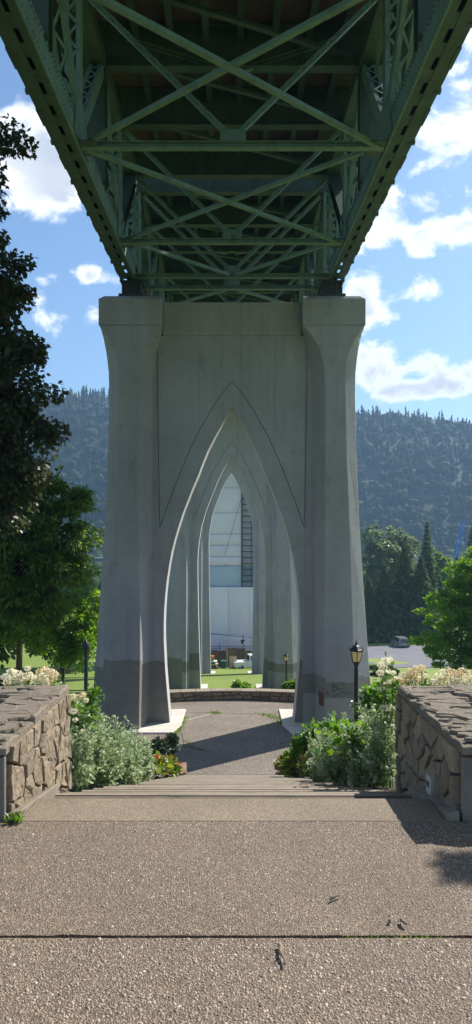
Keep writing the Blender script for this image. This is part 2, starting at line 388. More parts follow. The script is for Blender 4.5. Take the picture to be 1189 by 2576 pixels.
# pier concrete: board lines, water stains, and patches of cover paint near the ground
def concrete_mat(name, zpaint, light=(0.372, 0.362, 0.368), dark=(0.262, 0.255, 0.260)):
    m, nt, p, out = nodes_of(name)
    v = coords(nt, world=True)
    sep = nt.nodes.new('ShaderNodeSeparateXYZ'); nt.links.new(v, sep.inputs[0])
    n1 = noise(nt, v, 0.55, 8, 0.62); n2 = noise(nt, v, 3.5, 6, 0.6); n3 = noise(nt, coords(nt, (2.2,2.2,0.16), True), 1.0, 6, 0.6)
    f = mth(nt, 'ADD', mth(nt, 'MULTIPLY', n1, 0.5), mth(nt, 'ADD', mth(nt, 'MULTIPLY', n2, 0.2), mth(nt, 'MULTIPLY', n3, 0.3)))
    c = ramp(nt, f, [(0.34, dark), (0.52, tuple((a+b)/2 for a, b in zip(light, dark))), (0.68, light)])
    # faint horizontal lift lines of the formwork
    lift = mth(nt, 'PINGPONG', mth(nt, 'ADD', sep.outputs[2], mth(nt, 'MULTIPLY', n2, 0.10)), 1.37)
    ll = ramp(nt, lift, [(0.0, (0.80,0.80,0.80)), (0.03, (0.93,0.93,0.93)), (0.05, (1,1,1))])
    c = mix(nt, 0.30, c, ll, 'MULTIPLY')
    # dark pock marks and smears
    sm = ramp(nt, noise(nt, coords(nt, (1,1,0.5), True), 1.7, 7, 0.7), [(0.56, (1,1,1)), (0.72, (0.70,0.70,0.69))])
    dr = ramp(nt, noise(nt, coords(nt, (5.5,5.5,0.10), True), 1.0, 6, 0.62), [(0.54, (1,1,1)), (0.70, (0.72,0.72,0.71))])
    c = mix(nt, 0.55, c, dr, 'MULTIPLY')
    c = mix(nt, 0.8, c, sm, 'MULTIPLY')
    # roller-painted cover patches: each stretch of wall its own height, slightly ragged
    cell = nt.nodes.new('ShaderNodeTexVoronoi'); cell.voronoi_dimensions = '2D'; cell.distance = 'CHEBYCHEV'; cell.inputs['Scale'].default_value = 0.85
    mp = nt.nodes.new('ShaderNodeMapping'); mp.inputs['Scale'].default_value = (1, 0.55, 0); nt.links.new(v, mp.inputs[0]); nt.links.new(mp.outputs[0], cell.inputs['Vector'])
    sepc = nt.nodes.new('ShaderNodeSeparateColor'); nt.links.new(cell.outputs['Color'], sepc.inputs[0])
    rag = mth(nt, 'MULTIPLY', mth(nt, 'SUBTRACT', noise(nt, v, 4.0, 5, 0.6), 0.5), 0.22)
    zt = mth(nt, 'ADD', mth(nt, 'ADD', mth(nt, 'MULTIPLY', sepc.outputs[0], 0.75), zpaint-0.40), rag)
    inp = mth(nt, 'LESS_THAN', sep.outputs[2], zt)
    pc = mix(nt, sepc.outputs[1], (0.140, 0.127, 0.100), (0.20, 0.184, 0.148))
    pc = mix(nt, 0.35, pc, ramp(nt, n2, [(0.35,(0.10,0.10,0.09)), (0.65,(0.20,0.20,0.18))]))
    # older, paler repaint rolled over the lowest part of some stretches
    inp2 = mth(nt, 'MULTIPLY', mth(nt, 'LESS_THAN', sep.outputs[2], mth(nt, 'ADD', mth(nt, 'MULTIPLY', rag, 0.7), zpaint-0.92)), mth(nt, 'GREATER_THAN', sepc.outputs[2], 0.62))
    pc = mix(nt, inp2, pc, (0.30, 0.29, 0.262))
    c = mix(nt, mth(nt, 'MULTIPLY', inp, 0.84), c, pc)
    nt.links.new(c, p.inputs['Base Color']); p.inputs['Roughness'].default_value = 0.82; p.inputs['Specular IOR Level'].default_value = 0.35
    board = noise(nt, coords(nt, (0.25, 0.25, 8.0), True), 1.0, 3, 0.5)
    bump(nt, p, mth(nt, 'ADD', mth(nt, 'ADD', mth(nt, 'MULTIPLY', n2, 0.6), mth(nt, 'MULTIPLY', board, 0.5)), noise(nt, v, 22, 5, 0.6)), 0.4, 0.014)
    return m

# lawn: mown grass, patchy
m, nt, p, out = nodes_of('lawn')
v = coords(nt, world=True)
n1 = noise(nt, v, 0.22, 6, 0.6); n2 = noise(nt, v, 2.1, 7, 0.7); n3 = noise(nt, v, 30, 3, 0.6)
f = mth(nt, 'ADD', mth(nt, 'MULTIPLY', n1, 0.4), mth(nt, 'ADD', mth(nt, 'MULTIPLY', n2, 0.35), mth(nt, 'MULTIPLY', n3, 0.25)))
c = ramp(nt, f, [(0.30, (0.10,0.145,0.010)), (0.5, (0.16,0.225,0.013)), (0.66, (0.22,0.285,0.022)), (0.78, (0.26,0.27,0.06))])
nt.links.new(c, p.inputs['Base Color']); p.inputs['Roughness'].default_value = 0.75
bump(nt, p, mth(nt, 'ADD', n2, n3), 0.8, 0.08)
m, nt, p, out = nodes_of('hill_ground')
v = coords(nt, world=True)
c = ramp(nt, noise(nt, v, 0.03, 6), [(0.35, (0.012,0.026,0.012)), (0.65, (0.028,0.048,0.020))])
nt.links.new(c, p.inputs['Base Color']); p.inputs['Roughness'].default_value = 0.95

leafmat('leaf_maple_dark', [(0.028,0.052,0.020), (0.042,0.074,0.026), (0.060,0.040,0.026), (0.056,0.092,0.030), (0.036,0.062,0.022), (0.075,0.065,0.028)], 0.40)
leafmat('leaf_walnut', [(0.065,0.130,0.022), (0.105,0.190,0.030), (0.085,0.165,0.030), (0.16,0.25,0.042)], 0.50)
leafmat('leaf_fresh', [(0.090,0.185,0.022), (0.13,0.25,0.030), (0.10,0.215,0.026), (0.17,0.29,0.042)], 0.50)
leafmat('leaf_bright', [(0.085,0.185,0.020), (0.135,0.265,0.028), (0.105,0.225,0.024), (0.19,0.33,0.038)], 0.55, 0.55, 0.3)
leafmat('leaf_mid', [(0.045,0.095,0.022), (0.072,0.135,0.030), (0.058,0.115,0.026)], 0.40)
leafmat('leaf_cotton', [(0.085,0.135,0.045), (0.12,0.18,0.065), (0.16,0.215,0.09)], 0.38)
leafmat('leaf_cedar', [(0.036,0.070,0.016), (0.062,0.108,0.024), (0.092,0.146,0.032)], 0.30, 0.75, 0.15)
leafmat('leaf_forest_conifer', [(0.010,0.026,0.012), (0.018,0.036,0.015), (0.026,0.048,0.018)], 0.05, 0.9, 0.1)
leafmat('leaf_forest_broad', [(0.020,0.042,0.014), (0.032,0.058,0.018), (0.050,0.075,0.026)], 0.05, 0.9, 0.1)
leafmat('leaf_silver', [(0.13,0.21,0.08), (0.26,0.33,0.18), (0.37,0.42,0.27), (0.20,0.285,0.125), (0.50,0.54,0.40)], 0.44, 0.5)
leafmat('leaf_rose', [(0.060,0.150,0.022), (0.10,0.22,0.030), (0.15,0.27,0.040), (0.08,0.18,0.03)], 0.40, 0.35)
leafmat('leaf_dark_shrub', [(0.022,0.045,0.020), (0.034,0.065,0.026), (0.05,0.04,0.03)], 0.22)
leafmat('leaf_autumn', [(0.09,0.19,0.025), (0.30,0.28,0.03), (0.14,0.24,0.03), (0.18,0.28,0.04), (0.25,0.08,0.03), (0.16,0.25,0.04), (0.10,0.07,0.05), (0.30,0.32,0.05)], 0.40)
leafmat('leaf_hydrangea', [(0.075,0.155,0.030), (0.11,0.21,0.045), (0.15,0.25,0.06)], 0.38)
leafmat('grass_blade', [(0.09,0.18,0.03), (0.14,0.25,0.04), (0.20,0.27,0.06)], 0.40)
leafmat('petal_cream', [(0.76,0.72,0.55), (0.82,0.80,0.66), (0.70,0.64,0.46), (0.80,0.77,0.60)], 0.30, 0.6, 0.2)
leafmat('petal_aged', [(0.70,0.62,0.41), (0.75,0.70,0.50), (0.64,0.52,0.33), (0.77,0.74,0.56)], 0.30, 0.6, 0.2)
leafmat('petal_red', [(0.40,0.06,0.03), (0.30,0.05,0.05)], 0.3)
M = MATS
concrete_mat('pier_concrete_front', -2.72)
concrete_mat('pier_concrete_lit_reveal', -30.0, (0.52, 0.505, 0.49), (0.42, 0.408, 0.396))  # sunlight on the arch rim put into a paler copy of the concrete
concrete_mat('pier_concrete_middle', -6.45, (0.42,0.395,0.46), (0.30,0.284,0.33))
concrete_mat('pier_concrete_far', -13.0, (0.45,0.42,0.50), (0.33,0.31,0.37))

# ------------------------------------------------------------------ terrain
GD = np.array([-60, 4.4, 5.5, 19.9, 29.6, 51, 77, 95, 125, 150, 300, 620, 900.])
GZ = np.array([-0.09, -0.09, -0.40, -4.86, -4.86, -8.62, -12.25, -14.7, -16.3, -17.0, -18.5, -19, -19.])
def gz(x, d):
    return np.interp(d, GD, GZ)
def hill_h(x, d):
    # wooded ridge: higher on the left, falling away to the right
    u = x/np.maximum(d, 1)
    ridge = 218 - 34*np.clip((u+0.17)/0.5, -0.5, 1.4) + 9*np.sin(x*0.012+1.0) + 6*np.sin(x*0.031)
    t = np.clip((d-560)/(1020-560), 0, 1)
    s = t*t*(3-2*t)
    return s*ridge + 7*np.sin(x*0.02+d*0.013)*np.clip(t*4, 0, 1)*np.clip((1-t)*4, 0, 1)
def grid(xs, ys, fz):
    X, Y = np.meshgrid(xs, ys); Z = fz(X, Y)
    V = np.stack([X, Y, Z], -1).reshape(-1, 3); nx = len(xs); ny = len(ys)
    i = (np.arange(ny-1)[:, None]*nx + np.arange(nx-1)[None, :]).ravel()
    return V, np.stack([i, i+1, i+nx+1, i+nx], -1)
xs = np.concatenate([[-2600, -1200, -600, -300, -150, -90], np.linspace(-60, 60, 61), [90, 150, 300, 600, 1200, 2600]])
ys = np.unique(np.concatenate([[-600, -300, -60, -20, 0, 4.4, 5.5], np.linspace(6, 130, 125), [19.9, 29.6, 140, 150, 180, 220, 300, 400, 500, 620]]))
def zz(X, Y):
    w = np.clip((np.abs(X)-9)/10, 0, 1)*np.clip((130-Y)/60, 0, 1)*np.clip((Y-26)/12, 0, 1)
    return gz(X, Y) + w*0.25*np.sin(X*0.31+Y*0.17)*np.sin(Y*0.23)
V, Fq = grid(xs, ys, zz)
tag(link('ground', np_mesh('ground', V, Fq, True), M['lawn']), kind='structure')
xs = np.linspace(-2600, 2600, 201); ys = np.linspace(540, 1300, 60)
V, Fq = grid(xs, ys, lambda X, Y: -20 + hill_h(X, Y))
tag(link('hills', np_mesh('hills', V, Fq, True), M['hill_ground']), kind='structure')

# near terrace: two aggregate slabs, joint, smooth landing, stairs
def slab(name, x0, x1, y0, y1, mat, z=0.0, th=0.14, bevel=0.006):
    o = MB().box(x0, x1, y0, y1, z-th, z).build(name, M[mat], bevel=bevel); return tag(o, kind='structure')
def rough_slab(y0, y1, e0, e1):
    xs_ = np.linspace(-4.5, 4.5, 140); jr = random.Random(int(y1*100))
    j = lambda e: e*(abs(jr.gauss(0, 1))*0.0025+(0.012*jr.random() if jr.random() < 0.06 else 0))
    poly = [(x, y0+(j(1) if e0 else 0)) for x in xs_]+[(x, y1-(j(1) if e1 else 0)) for x in xs_[::-1]]
    tag(MB().prism(poly, -0.14, -0.004).build('paving_slab', M['aggregate_near']), kind='structure')
rough_slab(-6, 2.987, False, True)
rough_slab(3.003, 4.225, True, False)
tag(MB().box(-4.5, 4.5, 2.97, 3.02, -0.13, -0.034).build('paving_joint', M['soil']), kind='structure')
landing = slab('landing', -1.22, 1.22, 4.228, 4.60, 'aggregate_fine', -0.002)
def pebbles():
    n = 96000
    P = np.stack([rng.uniform(-1.75, 1.75, n), rng.uniform(1.9, 4.222, n)], -1)
    P = P[np.abs(P[:, 1]-2.995) > 0.018]
    n = len(P)
    k = 6
    r = rng.gamma(4.0, 0.00085, n)+0.0012
    r = r*np.where(P[:, 1] > 3.0, 0.78, 1.0)
    asp = rng.uniform(0.65, 1.0, n); rot = rng.uniform(0, 6.28, n); h = r*rng.uniform(0.18, 0.42, n)
    t = np.linspace(0, 2*np.pi, k, endpoint=False)
    ca, sa = np.cos(rot)[:, None], np.sin(rot)[:, None]
    jit = rng.uniform(0.85, 1.12, (n, k))
    ex = np.cos(t)[None]*r[:, None]*jit; ey = np.sin(t)[None]*(r*asp)[:, None]*jit
    V = np.zeros((n, 2*k, 3), dtype=np.float32)
    V[:, :k, 0] = P[:, :1]+ex*ca-ey*sa; V[:, :k, 1] = P[:, 1:]+ex*sa+ey*ca; V[:, :k, 2] = -0.006
    V[:, k:, 0] = P[:, :1]+0.6*(ex*ca-ey*sa); V[:, k:, 1] = P[:, 1:]+0.6*(ex*sa+ey*ca)
    tilt = rng.uniform(-0.25, 0.25, (n, 2))
    V[:, k:, 2] = -0.004+h[:, None]+0.6*(ex*tilt[:, :1]+ey*tilt[:, 1:])
    b = (np.arange(n)*2*k)[:, None]
    top = b+np.arange(k, 2*k)[None]
    sides = np.stack([np.stack([b[:, 0]+i, b[:, 0]+(i+1) % k, b[:, 0]+k+(i+1) % k, b[:, 0]+k+i], -1) for i in range(k)], 1).reshape(-1, 4)
    return np_mesh('pebbles', V.reshape(-1, 3), [top, sides], True)
o = link('pebbles', pebbles(), M['pebbles']); tag(o, 'small rounded pebbles set in the exposed aggregate paving', 'pebbles', kind='stuff')

RISE, RUN, NST = 0.1516, 0.4935, 31
stairs = empty('stairs', (0, 4.6, 0)); tag(stairs, kind='structure')
sm = MB().box(-1.24, 1.24, 0, RUN+0.02, -0.32, 0).mesh('step'); sm.materials.append(M['tread_dirt'])
nm = MB().box(-1.24, 1.24, RUN-0.018, RUN+0.020, -0.012, 0.006).mesh('nosing'); nm.materials.append(M['nosing_concrete'])
for k in range(1, NST+1):
    s = bpy.data.objects.new('step', sm); COL.objects.link(s); s.parent = stairs
    s.location = (random.uniform(-.004, .004), (k-1)*RUN-0.02 if k > 1 else -0.03+0.032, -k*RISE+random.uniform(-.004, .004))
    s.rotation_euler = (0, random.uniform(-.002, .002), random.uniform(-.003, .003))
    b = s.modifiers.new('bevel', 'BEVEL'); b.width = 0.012; b.segments = 2
    if k < NST:
        o = bpy.data.objects.new('nosing', nm); COL.objects.link(o); o.parent = s
ZP = -NST*RISE                                  # plaza level, about -4.7
for sx in (-1, 1):                              # thin sloping concrete kerb at the side of the landing
    mb = MB(); x0, x1 = sorted((sx*1.225, sx*1.30))
    mb.add([(x0,4.24,-.1),(x1,4.24,-.1),(x1,5.2,-.5),(x0,5.2,-.5),(x0,4.24,.035),(x1,4.24,.05),(x1,5.2,-.10),(x0,5.2,-.13)],
           [(0,3,2,1),(4,5,6,7),(0,1,5,4),(1,2,6,5),(2,3,7,6),(3,0,4,7)])
    tag(mb.build('kerb', M['step_concrete'], bevel=0.01), kind='structure')
# planting beds either side of the stairs
for sx in (-1, 1):
    xs = np.linspace(1.245, 6.0, 14)*sx; ys = np.linspace(5.6, 19.95, 40)
    if sx < 0: xs = xs[::-1]
    V, Fq = grid(xs, ys, lambda X, Y: np.interp(Y, [5.6, 19.95], [-0.36, ZP+0.02])+0.05*np.sin(X*3.1+Y*2)*np.sin(Y*1.7)+0.02)
    tag(link('planting_bed', np_mesh('planting_bed', V, Fq, True), M['soil']), kind='structure')

# plaza: half disc of aggregate
PC, PR = (0.0, 19.95), 9.35
poly = [(-9.35, 19.93)] + [(PC[0]-PR*math.cos(t), PC[1]+PR*math.sin(t)) for t in np.linspace(0.02, math.pi-0.02, 60)] + [(9.35, 19.93)]
tag(MB().prism(poly[::-1] if False else poly, ZP-0.25, ZP).build('plaza', M['aggregate_plaza']), kind='structure')
# joints in the plaza paving
def strip(name, pts, w, z, mat, kind='structure'):
    mb = MB()
    for a, b in zip(pts[:-1], pts[1:]):
        mb.beam((a[0], a[1], z-0.01), (b[0], b[1], z-0.01), w, 0.026)
    return tag(mb.build(name, M[mat]), kind=kind)
strip('plaza_joint', [(-1.95, 25.6), (-0.75, 27.0)], 0.03, ZP, 'pad_concrete')
strip('plaza_joint', [(-1.7, 24.2), (-1.5, 22.6), (-0.6, 22.0)], 0.025, ZP, 'soil')
strip('plaza_joint', [(-2.4, 27.2), (-0.9, 27.05), (1.2, 26.9), (2.4, 27.3)], 0.02, ZP, 'soil')
strip('plaza_joint', [(2.4, 23.9), (0.9, 22.4)], 0.02, ZP, 'soil')

# ------------------------------------------------------------------ bridge piers
def lerp_table(tab, z):
    zs = [r[0] for r in tab]
    return [float(np.interp(z, zs, [r[i] for r in tab])) for i in range(1, len(tab[0]))]
SCX = 0.01335
def zc(y): return 1.6-(y-1360)*0.01325
# z, outer half-width, outer edge of front face, inner edge of front face, inner edge at web, front depth
COLT = []
for y, xo, fo, fi, xi, yf in [(1843,366,316,231,211,1.36), (1767,356,310,231,209,1.30), (1660,348,304,230,206,1.24), (1560,341,300,230,204,1.20), (1325,325,294,232,199,1.12),
                          (1130,317,287,234,197,1.06), (980,314,285,234,197,1.03), (930,315,286,233,195,1.02), (900,318,290,228,192,1.01), (870,322,299,219,188,1.0), (840,328,316,201,183,1.0), (813,335.5,335,179.5,178,1.0)]:
    COLT.append((zc(y) if y != 1843 else -4.78, xo*SCX, fo*SCX, fi*SCX, xi*SCX, yf))
WS = 0.01355
ARCH = [(1.6-(y-1360)*WS, h*WS) for y, h in [(1832,157),(1780,162),(1735,166),(1685,170),(1615,173.2),(1575,173.4),(1538,172.4),(1500,169.8),(1462,165.8),(1420,159.5),(1386,153),(1358,146),(1329,137.5),(1290,125),(1259,113),(1225,99.5),(1196,87),(1160,73.5),(1132,62),(1095,44),(1060,25.5),(1035,10.5),(1021,0)]]
OUTR = [(1.6-(y-1360)*WS, h*WS) for y, h in [(1326,182),(1300,173),(1270,162),(1227,146),(1180,127.5),(1132,107),(1086,85.5),(1048,63.5),(1010,41),(980,19.5),(957,0)]]
ZW = -1.8
def pier(D, cx, dz, zbase, mat, label, name='bridge_pier'):
    root = empty(name, (cx, D, zbase), label, 'pier', 'gothic arched piers under the bridge')
    def zm(z):
        return z+dz if z >= ZW else ZW+dz+(z-ZW)*((ZW+dz-zbase)/(ZW+4.7))
    Y = lambda y: D+y
    # columns
    for sx in (-1, 1):
        zs = sorted(set([r[0] for r in COLT]+list(np.linspace(zc(930), zc(813), 9))))
        mb = MB(); base = 0; n = 8
        for z in zs:
            xo, fo, fi, xi, yf = lerp_table(COLT, z)
            ring = [(xo,-0.66),(fo,-yf),(fi,-yf),(xi,-0.30),(xi,0.30),(fi,yf),(fo,yf),(xo,0.66)]
            zz_ = zm(z)
            if sx > 0: ring = ring[::-1]
            mb.v += [(cx+sx*x, Y(y), zz_) for x, y in ring]
        for i in range(len(zs)-1):
            for k in range(n):
                k2 = (k+1) % n
                mb.f.append((i*n+k2, i*n+k, (i+1)*n+k, (i+1)*n+k2))
        mb.f.append(tuple(range(n))); mb.f.append(tuple(len(mb.v)-1-k for k in range(n)))
        mb.build('column', M[mat], root, bevel=0.025)
        # cap block with chamfered top edges
        x0, x1 = 178*SCX, 336*SCX; z0, z1 = zm(zc(813)), zm(zc(747)); zt = zm(zc(737))
        if sx < 0: x0, x1 = -x1, -x0
        x0 += cx; x1 += cx; c = 0.17
        mb = MB(); mb.v = [(x,y,z) for z in (z0, z1) for x,y in ((x0,D-1.02),(x1,D-1.02),(x1,D+1.02),(x0,D+1.02))]
        xa = x0+(c if sx < 0 else 0.01); xb = x1-(c if sx > 0 else 0.01)
        mb.v += [(xa,D-1.02+0.12,zt),(xb,D-1.02+0.12,zt),(xb,D+0.9,zt),(xa,D+0.9,zt)]
        mb.f = [(0,3,2,1),(8,9,10,11)]
        for b in (0, 4):
            for k in range(4):
                k2 = (k+1) % 4; mb.f.append((b+k, b+k2, b+4+k2, b+4+k))
        mb.build('cap', M[mat], root, bevel=0.015)
    # web wall with the pointed opening
    yw, yr = 0.45, 0.36
    za = sorted(set([z for z, _ in ARCH]+[z for z, _ in OUTR]+[zc(1326), zc(900), zc(860), zc(829.3)]))
    za = [max(z, -4.78) for z in za]
    ah = lambda z: float(np.interp(z, [a for a, _ in ARCH], [b for _, b in ARCH])) if z < ARCH[-1][0] else 0.0
    oh = lambda z: float(np.interp(z, [a for a, _ in OUTR], [b for _, b in OUTR])) if z < OUTR[-1][0] else 0.0
    zn = OUTR[0][0]; zapex = ARCH[-1][0]
    web = MB()
    for sx in (-1, 1):
        bands = {-1: MB(), 1: MB()}; panel = MB()
        for i in range(len(za)-1):
            z0, z1 = za[i], za[i+1]
            def q(mb, a0, b0, a1, b1, y, flip):
                vs = [(cx+sx*a0,Y(y),zm(z0)),(cx+sx*b0,Y(y),zm(z0)),(cx+sx*b1,Y(y),zm(z1)),(cx+sx*a1,Y(y),zm(z1))]
                fl = flip != (sx < 0)
                mb.add(vs, [(0,1,2,3) if not fl else (3,2,1,0)])
            def side(mb, h0, h1, ya, yb):
                vs = [(cx+sx*h0,Y(ya),zm(z0)),(cx+sx*h0,Y(yb),zm(z0)),(cx+sx*h1,Y(yb),zm(z1)),(cx+sx*h1,Y(ya),zm(z1))]
                mb.add(vs, [(0,1,2,3) if sx > 0 else (3,2,1,0)])
            X0, X1 = lerp_table(COLT, z0)[3]+0.12, lerp_table(COLT, z1)[3]+0.12
            q(web, ah(z0), X0, ah(z1), X1, -yr, False); q(web, ah(z0), X0, ah(z1), X1, yr, True)
            if ah(z0) > 0: side(web, ah(z0), ah(z1), -yr, yr)
            # arch band, proud of the panel above the springing, full leg below
            if z1 <= zn+1e-6: B0, B1 = X0, X1
            else: B0, B1 = oh(z0), oh(z1)
            if z1 <= OUTR[-1][0]+1e-6:
                for s_ in (-1, 1):
                    band = bands[s_]
                    q(band, ah(z0), B0, ah(z1), B1, s_*yw, s_ > 0)
                    if ah(z0) > 0: side(band, ah(z0), ah(z1), *((-yw, -yr) if s_ < 0 else (yr, yw)))
                    if z1 > zn+1e-6: # outer step of the band
                        ya, yb = (-yw, -yr) if s_ < 0 else (yr, yw)
                        vs = [(cx+sx*B0,Y(ya),zm(z0)),(cx+sx*B0,Y(yb),zm(z0)),(cx+sx*B1,Y(yb),zm(z1)),(cx+sx*B1,Y(ya),zm(z1))]
                        band.add(vs, [(3,2,1,0) if sx > 0 else (0,1,2,3)])
            if z1 > zn+1e-6:   # wall panel flush with the band, a groove between them
                gv = 0.026
                xv = lambda z: float(np.interp(z, [zn, zc(930)], [2.50, 2.585]))
                for s_ in (-1, 1):
                    p0, p1_ = (oh(z0)+gv if oh(z0) > 0 else 0.0), (oh(z1)+gv if oh(z1) > 0 or z1 <= OUTR[-1][0]+0.02 else 0.0)
                    e0, e1 = max(p0, xv(z0)-gv), max(p1_, xv(z1)-gv)
                    q(panel, p0, e0, p1_, e1, s_*yw, s_ > 0)
                    q(panel, xv(z0), X0, xv(z1), X1, s_*yw, s_ > 0)
                    ya, yb = (-yw, -yr) if s_ < 0 else (yr, yw)
                    for g0, g1, fl in ((p0, p1_, False), (e0, e1, True), (xv(z0), xv(z1), False)):
                        if g0 <= 0 and g1 <= 0: continue
                        vs = [(cx+sx*g0,Y(ya),zm(z0)),(cx+sx*g0,Y(yb),zm(z0)),(cx+sx*g1,Y(yb),zm(z1)),(cx+sx*g1,Y(ya),zm(z1))]
                        panel.add(vs, [(0,1,2,3) if (sx > 0) != fl else (3,2,1,0)])
        # top of the leg where the panel starts
        for s_ in (-1, 1):
            band = bands[s_]; xa, xb = oh(zn), lerp_table(COLT, zn)[3]+0.12; z = zm(zn); ya, yb = (-yw, -yr) if s_ < 0 else (yr, yw)
            vs = [(cx+sx*xa,Y(ya),z),(cx+sx*xb,Y(ya),z),(cx+sx*xb,Y(yb),z),(cx+sx*xa,Y(yb),z)]
            band.add(vs, [(0,1,2,3) if sx > 0 else (3,2,1,0)])
        for s_ in (-1, 1): bands[s_].build('arch_band', M[mat], root)
        panel.build('wall_panel', M[mat], root)
    web.build('arch_wall', M['pier_concrete_lit_reveal'], root)
    # top band between the caps
    MB().box(cx-178*SCX+0.004, cx+178*SCX-0.004, D-0.475, D+0.475, zm(zc(829)), zm(zc(742))).build('top_beam', M[mat], root, bevel=0.03)
    # footings
    for sx in (-1, 1):
        xa, xb = 1.72, 5.1
        pl = [(sx*(xa+0.22),-1.75),(sx*xb,-1.75),(sx*xb,1.6),(sx*xa,1.6),(sx*xa,-0.75)]
        if sx < 0: pl = pl[::-1]
        MB().prism([(cx+x, D+y) for x, y in pl], zbase-0.5, zbase+0.055).build('footing', M['pad_concrete'], root, bevel=0.02)
    return root
axis = lambda d: 0.04-0.0033*d
D1, D2, D3 = 25.85, 51.6, 77.6
p1 = pier(D1, axis(D1), 0.0, ZP, 'pier_concrete_front', 'nearest grey concrete bridge pier with tall pointed arch and patched base')
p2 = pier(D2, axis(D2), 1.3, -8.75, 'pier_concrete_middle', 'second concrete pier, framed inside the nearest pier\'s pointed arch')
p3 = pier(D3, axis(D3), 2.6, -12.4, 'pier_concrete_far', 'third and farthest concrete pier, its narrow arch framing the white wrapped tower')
# graffiti and a red cover-paint smear on the right leg of the near pier
def scribble():
    mb = MB(); cx = axis(D1); yf = D1-1.32
    def P(x, y): d = yf-0.004+0.03*((1790-y)/120.0)*0; return Vector(((x-588)*24.5/F, d, 1.6-(y-1360)*24.5/F))
    st = [[(822,1742),(824,1748),(826,1741),(829,1749)], [(836,1722),(838,1734),(842,1722),(848,1733),(852,1723),(846,1738),(834,1737)], [(850,1736),(856,1733),(862,1735),(868,1733)],
          [(836,1748),(845,1753),(852,1746),(858,1749)], [(855,1742),(862,1744),(868,1742),(876,1745),(884,1743)], [(858,1719),(862,1722),(866,1718),(870,1722)]]
    for s in st:
        pts = []
        for a, b in zip(s[:-1], s[1:]):
            for t in np.linspace(0, 1, 4)[:-1]: pts.append(P(a[0]+(b[0]-a[0])*t+random.uniform(-.5,.5), a[1]+(b[1]-a[1])*t+random.uniform(-.5,.5)))
        pts.append(P(*s[-1]))
        # follow the battered face
        q = []
        for p_ in pts:
            yfz = lerp_table(COLT, p_.z)[4]; q.append(Vector((p_.x, D1-yfz-0.003, p_.z)))
        mb = MB()
        for a, b in zip(q[:-1], q[1:]): mb.beam(a, b, 0.018, 0.006, (0,-1,0))
        mb.build('graffiti_stroke', M['graffiti_ink'], p1)
    # smear: ragged vertical strokes on the inner bevel
    mb = MB()
    for k in range(9):
        t = 0.22+0.62*k/8; zt = -3.45+random.uniform(-.06,.07); zb = -3.93+random.uniform(-.10,.08)
        pts = []
        for z in (zb, zt):
            xo, fo, fi, xi, yf = lerp_table(COLT, z)
            a = Vector((cx+fi, D1-yf, z)); b = Vector((cx+xi, D1-0.30, z)); nrm = Vector((-(b.y-a.y), (b.x-a.x), 0)).normalized()
            if nrm.y > 0: nrm = -nrm
            pts.append(a.lerp(b, t*0.55)+nrm*0.004)
        mb.beam(pts[0], pts[1], 0.05, 0.004, (-1,-0.35,0))
    o = mb.build('paint_smear', M['red_paint'], p1); o['label'] = 'dark red paint smear on the right leg'
scribble()

